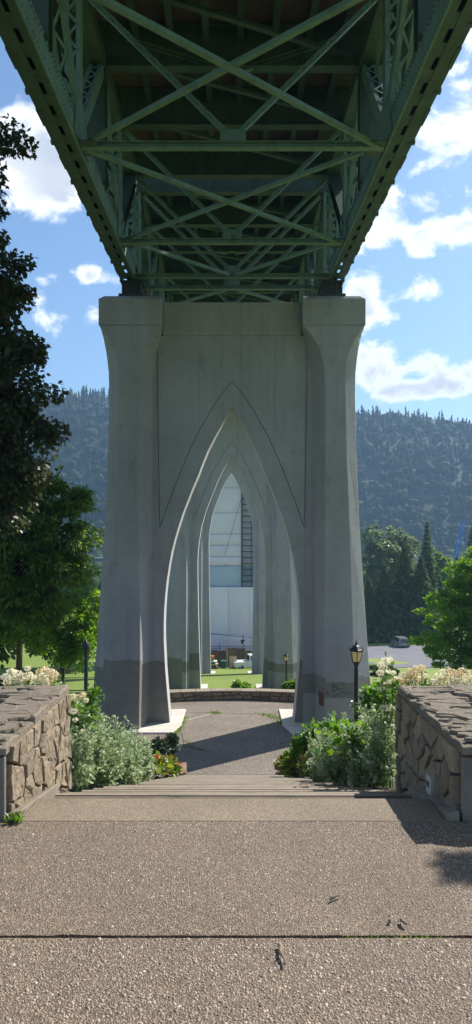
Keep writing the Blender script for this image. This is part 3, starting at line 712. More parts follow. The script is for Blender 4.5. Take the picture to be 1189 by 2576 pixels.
# ------------------------------------------------------------------ steel truss spans
GR = 0.05
ZB = 9.19            # bottom of chord at D=0
def zb(d): return ZB+GR*d
TX = 3.42            # truss centre line
DEP = 4.0            # truss depth to floor beams' underside reference
def span(nodes, label, name='truss_span', detail=True, ends=(True, True)):
    """nodes: bottom panel points along the bridge"""
    d0, d1 = nodes[0], nodes[-1]
    root = empty(name, (0, d0, zb(d0)), label, 'bridge span', 'green steel truss spans')
    G, GDl = M['green_paint'], M['green_paint_dull']
    ax = axis
    def P(x, d, h): return Vector((ax(d)+x, d, zb(d)+h))
    # --- bottom chords: two flanged channels joined by batten plates with gaps between
    for sx in (-1, 1):
        mb = MB()
        mb.beam(P(sx*3.365,d0,0.02), P(sx*3.365,d1,0.02), 0.15, 0.03)           # inner flange
        mb.beam(P(sx*3.66,d0,0.02), P(sx*3.66,d1,0.02), 0.26, 0.03)           # outer flange
        mb.beam(P(sx*3.74,d0,0.30), P(sx*3.74,d1,0.30), 0.03, 0.52)           # outer web
        mb.beam(P(sx*3.53,d0,0.575), P(sx*3.53,d1,0.575), 0.50, 0.03)         # cover plate
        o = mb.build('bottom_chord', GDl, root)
        MB().beam(P(sx*3.29,d0,0.28), P(sx*3.29,d1,0.28), 0.03, 0.56).build('inner_web', G, o)
        bt = MB()
        n = int((d1-d0)/0.76)
        for k in range(n):
            y = d0+(k+0.5)*(d1-d0)/n
            bt.beam(P(sx*3.48,y-0.20,0.030), P(sx*3.48,y+0.20,0.030), 0.17, 0.02)
        bt.build('batten_plates', GDl, o, kind='stuff')
        gp = MB()
        y = d0+0.8
        while y < d1-0.8:
            gp.beam(P(sx*3.77,y-0.30,0.10), P(sx*3.77,y+0.30,0.10), 0.07, 0.22); gp.beam(P(sx*3.77,y+1.0,0.03), P(sx*3.77,y+1.1,0.03), 0.13, 0.08)
            y += 1.93
        gp.build('splice_plates', GDl, o, kind='stuff')
        if detail:
            n = int((d1-d0)/0.15); V = []; Fq_ = []
            for row in (0.10, 0.44, 0.50):
                for k in range(n):
                    c_ = P(sx*3.276, d0+(k+0.5)*(d1-d0)/n+(0.07 if row == 0.44 else 0), row); b = len(V); r = 0.02
                    V += [(c_.x,c_.y-r,c_.z-r),(c_.x,c_.y+r,c_.z-r),(c_.x,c_.y+r,c_.z+r),(c_.x,c_.y-r,c_.z+r),(c_.x-sx*0.02,c_.y,c_.z)]
                    Fq_ += [(b,b+1,b+4),(b+1,b+2,b+4),(b+2,b+3,b+4),(b+3,b,b+4)]
            me = np_mesh('rivets', V, np.array(Fq_)); rv = link('rivets', me, GDl, o); rv['kind'] = 'stuff'
    # --- cross struts at bottom panel points
    for d in nodes:
        MB().hbeam(P(-3.25,d,0.10), P(3.25,d,0.10), 0.17, 0.14, 0.02, (0,0,1)).build('cross_strut', G, root)
        for sx in (-1, 1):
            MB().beam(P(sx*3.08,d-0.34,0.05), P(sx*3.08,d+0.34,0.05), 0.36, 0.02).build('gusset', GDl, root)
    # --- bottom laterals: X in full panels, K in end panels
    for i, (a, b) in enumerate(zip(nodes[:-1], nodes[1:])):
        def lat(p, q, h, wd=0.105):
            mb = MB(); mb.beam(P(p[0],p[1],h), P(q[0],q[1],h), wd, 0.03)
            mb.beam(P(p[0],p[1],h), P(q[0],q[1],h), 0.02, 0.06, (0,0,1), wd/2-0.012, 0.04); mb.beam(P(p[0],p[1],h), P(q[0],q[1],h), 0.02, 0.06, (0,0,1), -wd/2+0.012, 0.04)
            if detail:
                p_, q_ = P(p[0],p[1],h-0.017), P(q[0],q[1],h-0.017); n = int((q_-p_).length/0.16)
                for k in range(1, n):
                    c_ = p_.lerp(q_, k/n); c_.x += 0.035*(1 if k % 2 else -1)
                    r = 0.016
                    mb.add([(c_.x-r,c_.y-r,c_.z),(c_.x+r,c_.y-r,c_.z),(c_.x+r,c_.y+r,c_.z),(c_.x-r,c_.y+r,c_.z),(c_.x,c_.y,c_.z-0.016)], [(0,1,4),(1,2,4),(2,3,4),(3,0,4)])
            mb.build('lateral_brace', G, root)
        if b-a > 4.2:
            lat((-3.15,a+0.05), (3.15,b-0.05), 0.02); lat((3.15,a+0.05), (-3.15,b-0.05), 0.10)
        elif i == 0:
            lat((0.12,a+0.15), (2.95,b-0.1), 0.08); lat((-0.12,a+0.15), (-2.95,b-0.1), 0.08)
        else:
            lat((2.95,a+0.1), (0.12,b-0.15), 0.08); lat((-2.95,a+0.1), (-0.12,b-0.15), 0.08)
    # --- floor beam stations at nodes and half panels
    st = []
    for a, b in zip(nodes[:-1], nodes[1:]):
        st.append(a)
        if b-a > 4.2: st.append((a+b)/2)
    st.append(d1)
    HB = 3.45; HT = 4.55        # floor beam underside and top above chord bottom
    for d in st:
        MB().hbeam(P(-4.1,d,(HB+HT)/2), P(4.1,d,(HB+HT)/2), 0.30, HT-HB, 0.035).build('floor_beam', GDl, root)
        for sx in (-1, 1):      # tapering sidewalk bracket
            mb = MB(); a0, a1, b0, b1 = P(sx*3.9,d,HB+0.1), P(sx*3.9,d,HT), P(sx*5.1,d,HT-0.28), P(sx*5.1,d,HT)
            vs = [v+Vector((0,e,0)) for e in (-0.08, 0.08) for v in (a0, b0, b1, a1)]
            mb.add(vs, [(0,1,2,3),(7,6,5,4),(0,4,5,1),(1,5,6,2),(2,6,7,3),(3,7,4,0)])
            mb.build('sidewalk_bracket', GDl, root)
    # --- trusses
    for sx in (-1, 1):
        MB().box(0,0,0,0,0,0)
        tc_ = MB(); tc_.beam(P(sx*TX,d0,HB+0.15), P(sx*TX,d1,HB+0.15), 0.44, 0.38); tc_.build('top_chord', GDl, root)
        for d in st:
            isn = min(abs(d-n) for n in nodes) < 0.05
            mb = MB()
            if isn:
                mb.laced(P(sx*TX,d,0.45), P(sx*TX,d,HB), 0.34, 0.26, (0,1,0), 0.27)
                mb.build('post', G, root)
            else:
                mb.hbeam(P(sx*TX,d,0.45), P(sx*TX,d,HB), 0.42, 0.34, 0.03, (0,1,0)); mb.build('post', GDl, root)
        for a, b in zip(nodes[:-1], nodes[1:]):
            if b-a > 4.2:
                mid = (a+b)/2
                for p, q in ((a, mid), (b, mid)):
                    MB().laced(P(sx*TX,p,0.40), P(sx*TX,q,HB+0.05), 0.34, 0.30, (1,0,0) if False else (0,0.3,1), 0.36).build('diagonal', G, root)
            else:
                MB().hbeam(P(sx*TX,a if b == d1 else b,0.45), P(sx*TX,b if b == d1 else a,HB), 0.40, 0.36, 0.03, (0,0.3,1)).build('diagonal', GDl, root)
        # gusset at the bottom nodes, seen as a fan of plates
        for d in nodes[1:-1]:
            g0 = [(-0.75,0.1),(0.75,0.1),(0.45,1.0),(-0.45,1.0)]
            mb = MB(); vs = [P(sx*(3.24+e), d+y, h) for e in (0, 0.025) for y, h in g0]
            mb.add(vs, [(0,1,2,3),(7,6,5,4),(0,4,5,1),(1,5,6,2),(2,6,7,3),(3,7,4,0)]); mb.build('gusset', G, root)
    # --- sway frames: V from top corners to middle of strut
    for d in nodes:
        for sx in (-1, 1):
            MB().laced(P(sx*0.18,d,0.42), P(sx*3.15,d,HB-0.1), 0.11, 0.09, (0,1,0), 0.2, 0.016).build('sway_brace', G, root)
        MB().beam(P(-0.28,d,0.32), P(0.28,d,0.32), 0.03, 0.28, (0,0,1)).build('gusset', G, root)
    for d in st:
        if min(abs(d-n) for n in nodes) > 0.05:
            for sx in (-1, 1):
                MB().hbeam(P(sx*0.25,d,HB-0.02), P(sx*2.7,d,HB+0.75), 0.12, 0.12, 0.02).build('knee_brace', G, root)
    # --- stringers and slab
    for x in (-2.62,-1.75,-0.87,0.0,0.87,1.75,2.62):
        x += 0.43 if False else 0
        MB().hbeam(P(x+0.2,d0,HT-0.17), P(x+0.2,d1,HT-0.17), 0.17, 0.40, 0.025).build('stringer', GDl, root)
    for sx in (-1, 1):
        MB().hbeam(P(sx*4.05,d0,HT-0.17), P(sx*4.05,d1,HT-0.17), 0.15, 0.34, 0.025).build('stringer', GDl, root)
        MB().beam(P(sx*5.15,d0,HT-0.02), P(sx*5.15,d1,HT-0.02), 0.12, 0.42).build('fascia_beam', G, root)
        rl = MB()                                           # railing above the sidewalk
        rl.beam(P(sx*5.1,d0,HT+1.15), P(sx*5.1,d1,HT+1.15), 0.10, 0.08); rl.beam(P(sx*5.1,d0,HT+0.42), P(sx*5.1,d1,HT+0.42), 0.08, 0.06)
        y = d0+0.05
        while y < d1-0.05:
            rl.beam(P(sx*5.1,y,HT+0.2), P(sx*5.1,y,HT+1.12), 0.03, 0.03, (1,0,0)); y += 0.24
        rl.build('railing', G, root)
    MB().beam(P(0,d0,HT+0.13), P(0,d1,HT+0.13), 10.2, 0.20).build('deck_slab', M['deck_concrete'], root)
    # --- lateral X under the deck, faint behind the beams
    for a, b in zip(st[:-1], st[1:]):
        if b-a > 2:
            MB().beam(P(-3.0,a,HB+0.32), P(3.0,b,HB+0.32), 0.13, 0.10).build('deck_lateral', GDl, root)
    return root
def nodeset(e0, e1, n):
    q = (e1-e0-2*3.05)/n
    return [e0]+[e0+3.05+q*k for k in range(n+1)]+[e1]
span([-1.7, 4.3, 10.1, 15.9, 21.7, 25.0], 'nearest green steel truss span, passing overhead to the first pier')
span(nodeset(D1+0.5, D2-0.5, 3), 'green steel truss span between the first and second piers')
span(nodeset(D2+0.5, D3-0.5, 3), 'far green steel truss span between the second and third piers', detail=False)
span(nodeset(D3+0.5, D3+22.5, 3), 'farthest green steel span, running from third pier to the wrapped tower', detail=False)
# bearings on the pier tops
for D, dz in ((D1, 0), (D2, 1.3), (D3, 2.6)):
    for sx in (-1, 1):
        z0 = zc(737)+dz+0.0; zt = zb(D-0.65)
        side = 'left' if sx < 0 else 'right'
        which = {D1: 'nearest', D2: 'second', D3: 'third'}[D]
        r = empty('bridge_bearing', (axis(D)+sx*3.42, D, z0), f'dark ribbed steel bearing block on the {side} cap of the {which} pier', 'bearing', 'steel bearings on pier caps')
        x = axis(D)+sx*3.42
        hh = zb(D-0.9)-z0
        MB().box(x-0.42,x+0.42,D-0.88,D+0.88,z0,z0+0.10).build('base_plate', M['bearing_steel'], r, bevel=0.01)
        MB().box(x-0.33,x+0.33,D-0.74,D+0.74,z0+0.102,z0+hh-0.06).build('pedestal', M['bearing_steel'], r, bevel=0.01)
        MB().box(x-0.38,x+0.38,D-0.80,D+0.80,z0+hh-0.058,z0+hh-0.003).build('top_plate', M['bearing_steel'], r, bevel=0.01)
        for k in range(4):
            xx = x-0.3+0.2*k
            MB().box(xx-0.018,xx+0.018,D-0.79,D-0.742,z0+0.103,z0+hh-0.062).build('rib', M['bearing_steel'], r)

# ------------------------------------------------------------------ stone planter walls beside the stairs
def clip(poly, a, b, c):       # keep a*x+b*y<=c
    out = []
    for i in range(len(poly)):
        p, q = poly[i], poly[(i+1) % len(poly)]
        fp, fq = a*p[0]+b*p[1]-c, a*q[0]+b*q[1]-c
        if fp <= 0: out.append(p)
        if (fp < 0) != (fq < 0):
            t = fp/(fp-fq); out.append((p[0]+(q[0]-p[0])*t, p[1]+(q[1]-p[1])*t))
    return out
def cells(w, h, nx, ny, jit, gap, seed, brick=True):
    """irregular stones filling w x h: jittered rows, offset; returns shrunk polygons"""
    r = random.Random(seed); pts = []
    for j in range(ny):
        n = nx+r.choice((-1, 0, 0, 1))
        for i in range(n):
            x = (i+0.5+(0.25 if j % 2 else -0.15)*brick)/n*w + r.uniform(-jit, jit)*w/n
            y = (j+0.5)/ny*h + r.uniform(-jit, jit)*h/ny
            pts.append((x, y))
    asp = (h/ny)/(w/nx)
    out = []
    for i, p in enumerate(pts):
        poly = [(0,0),(w,0),(w,h),(0,h)]
        for j, q in enumerate(pts):
            if i == j: continue
            # anisotropic metric keeps the stones' proportions
            sx, sy = asp, 1.0
            a, b = (q[0]-p[0])*sx*sx, (q[1]-p[1])*sy*sy
            m_ = ((p[0]+q[0])/2, (p[1]+q[1])/2)
            poly = clip(poly, a, b, a*m_[0]+b*m_[1])
            if len(poly) < 3: break
        if len(poly) < 3: continue
        # shrink: move every edge in by gap/2
        n = len(poly); sh = poly
        A = sum(poly[k][0]*poly[(k+1) % n][1]-poly[(k+1) % n][0]*poly[k][1] for k in range(n))
        if A < 0: poly = poly[::-1]
        for k in range(n):
            x0, y0 = poly[k]; x1, y1 = poly[(k+1) % n]; ex, ey = x1-x0, y1-y0; l = math.hypot(ex, ey)
            if l < 1e-6: continue
            a, b = ey/l, -ex/l
            sh = clip(sh, a, b, a*x0+b*y0-gap/2*r.uniform(0.6, 1.5))
            if len(sh) < 3: break
        if len(sh) < 3: continue
        n = len(sh); A = abs(sum(sh[k][0]*sh[(k+1) % n][1]-sh[(k+1) % n][0]*sh[k][1] for k in range(n)))/2
        if A > 0.0006: out.append(sh)
    return out
def stone(poly, depth, fr, rough, r):
    """polygon in local x,y; rises along +z; roughened edge and face"""
    n0 = len(poly); pts = []
    for k in range(n0):                       # split long edges, jitter
        a, b = poly[k], poly[(k+1) % n0]; l = math.hypot(b[0]-a[0], b[1]-a[1]); m_ = max(1, min(3, int(l/0.07)))
        for t in range(m_):
            f = t/m_; j = rough*0.35
            pts.append((a[0]+(b[0]-a[0])*f+r.uniform(-j, j), a[1]+(b[1]-a[1])*f+r.uniform(-j, j)))
    A = sum(pts[k][0]*pts[(k+1) % len(pts)][1]-pts[(k+1) % len(pts)][0]*pts[k][1] for k in range(len(pts)))
    if A < 0: pts = pts[::-1]
    n = len(pts); cx = sum(p[0] for p in pts)/n; cy = sum(p[1] for p in pts)/n
    mb = MB(); tl = (r.uniform(-.05,.05), r.uniform(-.05,.05))
    lvl = lambda x, y, z: z+(x-cx)*tl[0]+(y-cy)*tl[1]
    ins = lambda p, f: (cx+(p[0]-cx)*f, cy+(p[1]-cy)*f)
    R0 = [(x, y, -0.02) for x, y in pts]
    R1 = [(x, y, lvl(x, y, depth*0.75+r.uniform(-rough, rough)*0.25)) for x, y in pts]
    R2 = [(*q, lvl(*q, depth+r.uniform(-rough, rough)*0.4)) for q in (ins(p, fr) for p in pts)]
    R3 = [(*q, lvl(*q, depth+r.uniform(-rough, rough)*0.5)) for q in (ins(p, fr*0.5) for p in pts)]
    mb.v = R0+R1+R2+R3+[(cx, cy, depth+r.uniform(-rough, rough)*0.5)]
    for b in (0, n, 2*n):
        for k in range(n): mb.f.append((b+k, b+(k+1) % n, b+n+(k+1) % n, b+n+k))
    for k in range(n): mb.f.append((3*n+k, 3*n+(k+1) % n, 4*n))
    return mb
def planter(sx, label):
    X0, XT, XI = 1.305, 1.655, 3.2         # stair face, inside of stair side, outer reach
    Y0, YI0, YI1, Y1 = 4.25, 4.64, 5.57, 5.86
    ZT, ZBOT = 0.40, -0.75
    root = empty('stone_planter', (sx*1.5, 5.0, -0.1), label, 'planter', 'stone planters at the head of the stairs')
    def bx(x0, x1, y0, y1, z0, z1):
        a, b = sorted((sx*x0, sx*x1)); return MB().box(a, b, y0, y1, z0, z1)
    core = MB()
    for b in (bx(X0+0.02, XT, Y0+0.03, Y1-0.02, ZBOT, ZT), bx(XT, XI, YI1, Y1-0.02, ZBOT, ZT-0.002), bx(XT, XI, Y0+0.03, YI0, ZBOT, ZT-0.002)):
        core.add(b.v, b.f)
    core.build('core', M['mortar'], root)
    bx(XT+0.002, XI, YI0+0.002, YI1-0.002, -0.5, 0.10).build('soil_fill', M['soil'], root)
    bx(X0+0.012, XI, Y0+0.004, Y0+0.05, -0.12, ZT-0.045).build('end_slab', M['smooth_slab'], root, bevel=0.012)
    r = random.Random(31+sx)
    # stones of the stair-side face, coordinates (along Y, up)
    W, H = Y1-Y0-0.03, ZT+0.52
    for poly in cells(W, H, 9, 6, 0.46, 0.014, 100+sx):
        mb = stone(poly, r.uniform(0.030, 0.046), 0.93, 0.014, r)
        # local z -> -sx*x outward to the stairs
        mb.v = [(sx*(X0+0.02-z), (Y0+0.05+x) , -0.52+y) for x, y, z in mb.v]
        if sx < 0: mb.f = [tuple(reversed(f)) for f in mb.f]
        # keep only what stands above the stair and kerb
        if max(v[2] for v in mb.v) > -0.5: mb.f = [tuple(reversed(f)) for f in mb.f]; mb.build('stone', M['wall_stone'], root)
    # far end face, seen edge-on from the stairs
    for poly in cells(0.40, 1.1, 2, 6, 0.3, 0.014, 300+sx):
        mb = stone(poly, 0.03, 0.82, 0.016, r); mb.v = [(sx*(X0+0.01+x), Y1-0.02+z, -0.72+y) for x, y, z in mb.v]
        if sx > 0: mb.f = [tuple(reversed(f)) for f in mb.f]
        mb.build('stone', M['wall_stone'], root)
    # coping flags: three strips
    for (x0, x1, y0, y1, nx, ny) in ((X0-0.004, XT+0.004, Y0-0.03, Y1+0.01, 1, 7), (XT+0.025, XI, YI1-0.02, Y1+0.01, 5, 1), (XT+0.025, XI, Y0-0.03, YI0+0.02, 5, 1)):
        for poly in cells(x1-x0, y1-y0, nx, ny, 0.22, 0.004, int(500+sx+y0*10+x0*10)):
            mb = stone(poly, r.uniform(0.036, 0.060), 0.92, 0.02, r)
            mb.v = [(sx*(x0+x), y0+y, ZT-0.005+z) for x, y, z in mb.v]
            if sx < 0: mb.f = [tuple(reversed(f)) for f in mb.f]
            mb.build('coping_stone', M['coping_stone'], root)
    # thin cleft layers left standing on the split faces of the coping
    fl = MB()
    for k in range(84):
        if k < 60: x, y = r.uniform(X0+0.02, XT-0.02), r.uniform(Y0, Y1-0.02)
        else: x, y = r.uniform(XT, XI), r.uniform(YI1+0.02, Y1-0.04)
        l, w, h = r.uniform(0.07, 0.2), r.uniform(0.02, 0.075), r.uniform(0.0015, 0.005)
        l = min(l, (x-X0-0.004) if k < 60 else l, 0.2); n = 9; ph = r.uniform(0, 6.28)
        ring = [(x+l*math.cos(2*math.pi*i/n)*r.uniform(.7,1.1)*0.9, y+w*math.sin(2*math.pi*i/n)*r.uniform(.6,1.3)+0.15*l*math.cos(2*math.pi*i/n)*math.sin(ph)) for i in range(n)]
        z0 = ZT+0.036; z1 = ZT+0.050+h
        vs = [(sx*a, b, z0) for a, b in ring]+[(sx*(x+(a-x)*.93), y+(b-y)*.9, z1+r.uniform(-.0015,.0015)) for a, b in ring]
        fs = [tuple(range(n, 2*n))]+[(i,(i+1) % n,n+(i+1) % n,n+i) for i in range(n)]
        if sx < 0: fs = [tuple(reversed(f)) for f in fs]
        fl.add(vs, fs)
    fl.build('cleft_layers', M['coping_stone'], root, kind='stuff')
    return root
pl = planter(-1, 'sunlit rubble stone planter wall on the left at the head of the stairs')
pr = planter(1, 'shaded rubble stone planter wall on the right with a small step light')
# step light set in the right wall
x = 1.266
fx = MB().box(x, x+0.07, 4.76, 4.87, -0.05, 0.070).build('step_light', M['fixture_metal'], pr, bevel=0.006); fx['label'] = 'small pale recessed step light'
MB().box(x-0.003, x+0.02, 4.785, 4.845, 0.0, 0.035).build('lens', M['bearing_steel'], fx)

# ------------------------------------------------------------------ low curved stone wall at the plaza edge
low = empty('plaza_wall', (0, PC[1]+PR, ZP), 'low curved dark stone wall at the far edge of the plaza', 'wall')
r = random.Random(5)
def arcp(s, rad): t = s/PR; return (PC[0]+rad*math.sin(t), PC[1]+rad*math.cos(t))
SL = 5.6
core = MB()
seg = np.linspace(-SL, SL, 40)
for a, b in zip(seg[:-1], seg[1:]):
    pts = [arcp(a, PR+0.03), arcp(b, PR+0.03), arcp(b, PR+0.42), arcp(a, PR+0.42)]
    core.add([(p[0], p[1], ZP-0.3) for p in pts]+[(p[0], p[1], ZP+0.31) for p in pts], [(4,5,6,7),(0,1,5,4),(1,2,6,5),(2,3,7,6),(3,0,4,7)])
core.build('core', M['mortar'], low)
for poly in cells(2*SL, 0.32, 30, 2, 0.30, 0.034, 77):
    mb = stone(poly, r.uniform(0.03, 0.06), 0.85, 0.018, r)
    mb.v = [(*arcp(-SL+x, PR+0.03-z), ZP-0.005+y) for x, y, z in mb.v]
    mb.build('stone', M['plaza_stone'], low)
n = 19
for k in range(n):
    a, b = -SL+2*SL*k/n+0.006, -SL+2*SL*(k+1)/n-0.006
    mb = MB(); th = ZP+0.31; t2 = ZP+0.365+r.uniform(-.006, .006)
    pts = [arcp(a, PR-0.05), arcp((a+b)/2, PR-0.05), arcp(b, PR-0.05), arcp(b, PR+0.47), arcp((a+b)/2, PR+0.47), arcp(a, PR+0.47)]
    mb.add([(*p, th) for p in pts]+[(*p, t2) for p in pts], [(5,4,3,2,1,0),(6,7,8,9,10,11)]+[(i,(i+1) % 6,6+(i+1) % 6,6+i) for i in range(6)])
    mb.build('coping_stone', M['coping_stone'], low, bevel=0.012)

# low brick edging walls at the stair foot
def brick_edge(sx, label):
    x0 = sx*1.27; root = empty('brick_edging', (x0, 19.5, ZP), label, 'edging', 'brick edging walls at the stair foot')
    def ys(y): return 19.0+y
    a, b = sorted((x0, x0+sx*0.55))
    MB().box(a+0.01, b-0.01, 19.01, 20.04, ZP-0.1, ZP+0.22).build('core', M['mortar'], root)
    bm_ = MB().box(-0.105, 0.105, -0.05, 0.05, -0.033, 0.033).mesh('brick'); bm_.materials.append(M['brick_red'])
    for row in range(3):
        for k in range(5):
            o = bpy.data.objects.new('brick', bm_); COL.objects.link(o); o.parent = root; o.matrix_parent_inverse = Matrix.Translation(-Vector(root.location))
            o.location = (x0+sx*0.045, 19.12+k*0.218+(0.1 if row % 2 else 0), ZP+0.04+row*0.078); o.rotation_euler = (0, 0, R(90)+random.uniform(-.02, .02))
        for k in range(2):
            o = bpy.data.objects.new('brick', bm_); COL.objects.link(o); o.parent = root; o.matrix_parent_inverse = Matrix.Translation(-Vector(root.location))
            o.location = (x0+sx*(0.20+k*0.222), 20.0, ZP+0.04+row*0.078); o.rotation_euler = (0, 0, random.uniform(-.02, .02))
    for k in range(10):
        o = bpy.data.objects.new('brick', bm_); COL.objects.link(o); o.parent = root; o.matrix_parent_inverse = Matrix.Translation(-Vector(root.location))
        o.location = (x0+sx*0.11, 19.06+k*0.104, ZP+0.262); o.rotation_euler = (0, 0, random.uniform(-.03, .03))
brick_edge(-1, 'low brick edging wall at the left foot of the stairs')
brick_edge(1, 'low brick edging wall at the right foot of the stairs')

# ------------------------------------------------------------------ lanterns on posts
m, nt, p, out = nodes_of('lamp_glass')
p.inputs['Base Color'].default_value = (0.85, 0.78, 0.60, 1); p.inputs['Roughness'].default_value = 0.35
tr = nt.nodes.new('ShaderNodeBsdfTranslucent'); tr.inputs[0].default_value = (0.97, 0.90, 0.70, 1)
ms = nt.nodes.new('ShaderNodeMixShader')
nn = noise(nt, coords(nt, (1,1,1)), 6, 3)
nt.links.new(mth(nt, 'ADD', mth(nt, 'MULTIPLY', nn, 0.3), 0.62), ms.inputs[0])
nt.links.new(p.outputs[0], ms.inputs[1]); nt.links.new(tr.outputs[0], ms.inputs[2]); nt.links.new(ms.outputs[0], out.inputs[0])
def lamp_post(loc, H, label, s=1.0):
    root = empty('lamp_post', loc, label, 'lamp post', 'black lantern lamp posts in the park')
    x, y, z = loc; I = M['lamp_iron']; zl = z+H-0.66*s      # underside of lantern
    MB().lathe([(0.13*s,0),(0.13*s,0.12),(0.10*s,0.16),(0.10*s,0.55),(0.075*s,0.62),(0.066*s,0.7),(0.060*s,H-0.85*s),(0.052*s,H-0.74*s)], 12, loc).build('post', I, root, True)
    MB().lathe([(0.052*s,0),(0.075*s,0.03*s),(0.06*s,0.05*s),(0.10*s,0.10*s),(0.125*s,0.145*s)], 6, (x,y,z+H-0.745*s), R(30)).build('neck', I, root)
    zc0 = zl+0.06*s; hb = 0.30*s
    r0, r1 = 0.115*s, 0.178*s
    for k in range(6):
        a0, a1 = R(30+60*k), R(90+60*k)
        q = [Vector((x+rr*math.cos(a), y+rr*math.sin(a), zz_)) for rr, zz_, a in ((r0,zc0,a0),(r0,zc0,a1),(r1,zc0+hb,a1),(r1,zc0+hb,a0))]
        nrm = (q[1]-q[0]).cross(q[3]-q[0]).normalized()*0.004
        MB().add(q+[v-nrm for v in q], [(0,1,2,3),(7,6,5,4),(0,4,5,1),(1,5,6,2),(2,6,7,3),(3,7,4,0)]).build('glass_pane', M['lamp_glass'], root)
        MB().tube([q[0], q[3]], 0.011*s, 6).build('glazing_bar', I, root)
    MB().lathe([(0.122*s,0),(0.132*s,0.01),(0.122*s,0.025*s)], 6, (x,y,zc0-0.02*s), R(30)).build('lantern_base', I, root)
    top = MB().lathe([(0.19*s,0),(0.205*s,0.02*s),(0.205*s,0.045*s),(0.185*s,0.055*s),(0.10*s,0.15*s),(0.05*s,0.175*s),(0.04*s,0.20*s)], 6, (x,y,zc0+hb), R(30)).build('lantern_roof', I, root)
    MB().lathe([(0.03*s,0),(0.042*s,0.02*s),(0.02*s,0.045*s),(0.03*s,0.06*s),(0.012*s,0.09*s),(0.002,0.15*s)], 8, (x,y,zc0+hb+0.195*s)).build('finial', I, top, True)
    for k in range(6):
        a = R(30+60*k)
        MB().lathe([(0.014*s,0),(0.018*s,0.02*s),(0.002,0.07*s)], 6, (x+0.2*s*math.cos(a), y+0.2*s*math.sin(a), zc0+hb+0.04*s)).build('roof_spike', I, top)
P_ = at(897, 1610, 21.2)
lamp_post((P_.x, 21.2, ZP-0.02), P_.z-ZP, 'black lantern lamp post in front of the near pier\'s right leg, by the silver bush')
P_ = at(717, 1645, 51.0); zg = -8.62
lamp_post((P_.x, 49.4, float(gz(0,49.4))-0.05), 2.55, 'black lantern lamp post standing before the second pier, seen through the arch', 0.95)
P_ = at(956, 1632, 101)
lamp_post((P_.x, 97, float(gz(0,97))-0.05), P_.z-float(gz(0,97))+0.35, 'small distant black lantern lamp post beside the car park', 0.85)

# ------------------------------------------------------------------ foliage tools
OVAL = np.array([(0,0,0),(.30,.28,.05),(.33,.55,.07),(.16,.85,.03),(0,1,-.04),(-.16,.85,.03),(-.33,.55,.07),(-.30,.28,.05)], dtype=np.float32)
OVAL6 = np.array([(0,0,0),(.30,.35,.05),(.22,.75,.03),(0,1,-.05),(-.22,.75,.03),(-.30,.35,.05)], dtype=np.float32)
SLIM = np.array([(0,0,0),(.12,.35,.02),(.10,.7,0),(0,1,-.1),(-.10,.7,0),(-.12,.35,.02)], dtype=np.float32)
MAPLE = np.array([(0,0,0),(.18,.12,0),(.48,.10,-.03),(.36,.32,0),(.55,.60,-.05),(.24,.58,0),(.16,.78,0),(0,1.05,-.06),(-.16,.78,0),(-.24,.58,0),(-.55,.60,-.05),(-.36,.32,0),(-.48,.10,-.03),(-.18,.12,0)], dtype=np.float32)
QUADL = np.array([(0,0,0),(.32,.45,.06),(0,1,0),(-.32,.45,.06)], dtype=np.float32)
TRI = np.array([(-.5,0,0),(.5,0,0),(0,1,0)], dtype=np.float32)
def rot_frames(d, up_jit, n):
    d = d/np.linalg.norm(d, axis=1, keepdims=True)
    u = rng.normal(size=(n, 3))*up_jit; u[:, 2] += 1.0
    x = np.cross(d, u); l = np.linalg.norm(x, axis=1, keepdims=True); x = x/np.maximum(l, 1e-5)
    z = np.cross(x, d)
    return x, d, z
def leaf_mesh(name, P, size, T, d, up_jit=0.6):
    n = len(P); k = len(T)
    x, y, z = rot_frames(np.asarray(d, dtype=np.float64), up_jit, n)
    s = np.asarray(size).reshape(-1, 1, 1)
    V = P[:, None, :] + s*(T[None, :, 0:1]*x[:, None] + T[None, :, 1:2]*y[:, None] + T[None, :, 2:3]*z[:, None])
    Fi = (np.arange(n)*k)[:, None]+np.arange(k)[None]
    return np_mesh(name, V.reshape(-1, 3), Fi)
def unit(n):
    v = rng.normal(size=(n, 3)); return v/np.linalg.norm(v, axis=1, keepdims=True)
def clump_points(blobs, n_clump, n_leaf, cr, shell=0.55, flat=0.7):
    """clumps spread through the outer part of the blobs; leaves gathered in the clumps"""
    vol = np.array([b[3]*b[4]*b[5] for b in blobs])**0.75; vol = vol/vol.sum()
    ids = rng.choice(len(blobs), n_clump, p=vol); B = np.array([b[:6] for b in blobs])[ids]
    rad = (shell**3+(1-shell**3)*rng.random(n_clump))**(1/3)
    U = unit(n_clump); C = B[:, :3]+U*rad[:, None]*B[:, 3:6]
    sz = rng.uniform(0.6, 1.3, n_clump)*cr
    w = rng.integers(0, n_clump, n_leaf)
    off = unit(n_leaf)*(rng.random(n_leaf)**0.45)[:, None]; off[:, 2] *= flat
    return C, C[w]+off*sz[w][:, None], off, U[w]
def limb_points(a, b, sag=0.0, n=5, jit=0.05):
    a, b = Vector(a), Vector(b); L_ = (b-a).length; pts = []
    for i in range(n+1):
        t = i/n; p_ = a.lerp(b, t); p_.z += sag*L_*4*t*(1-t)
        if 0 < i < n: p_ += Vector((random.uniform(-1,1), random.uniform(-1,1), random.uniform(-1,1)))*jit*L_
        pts.append(p_)
    return pts
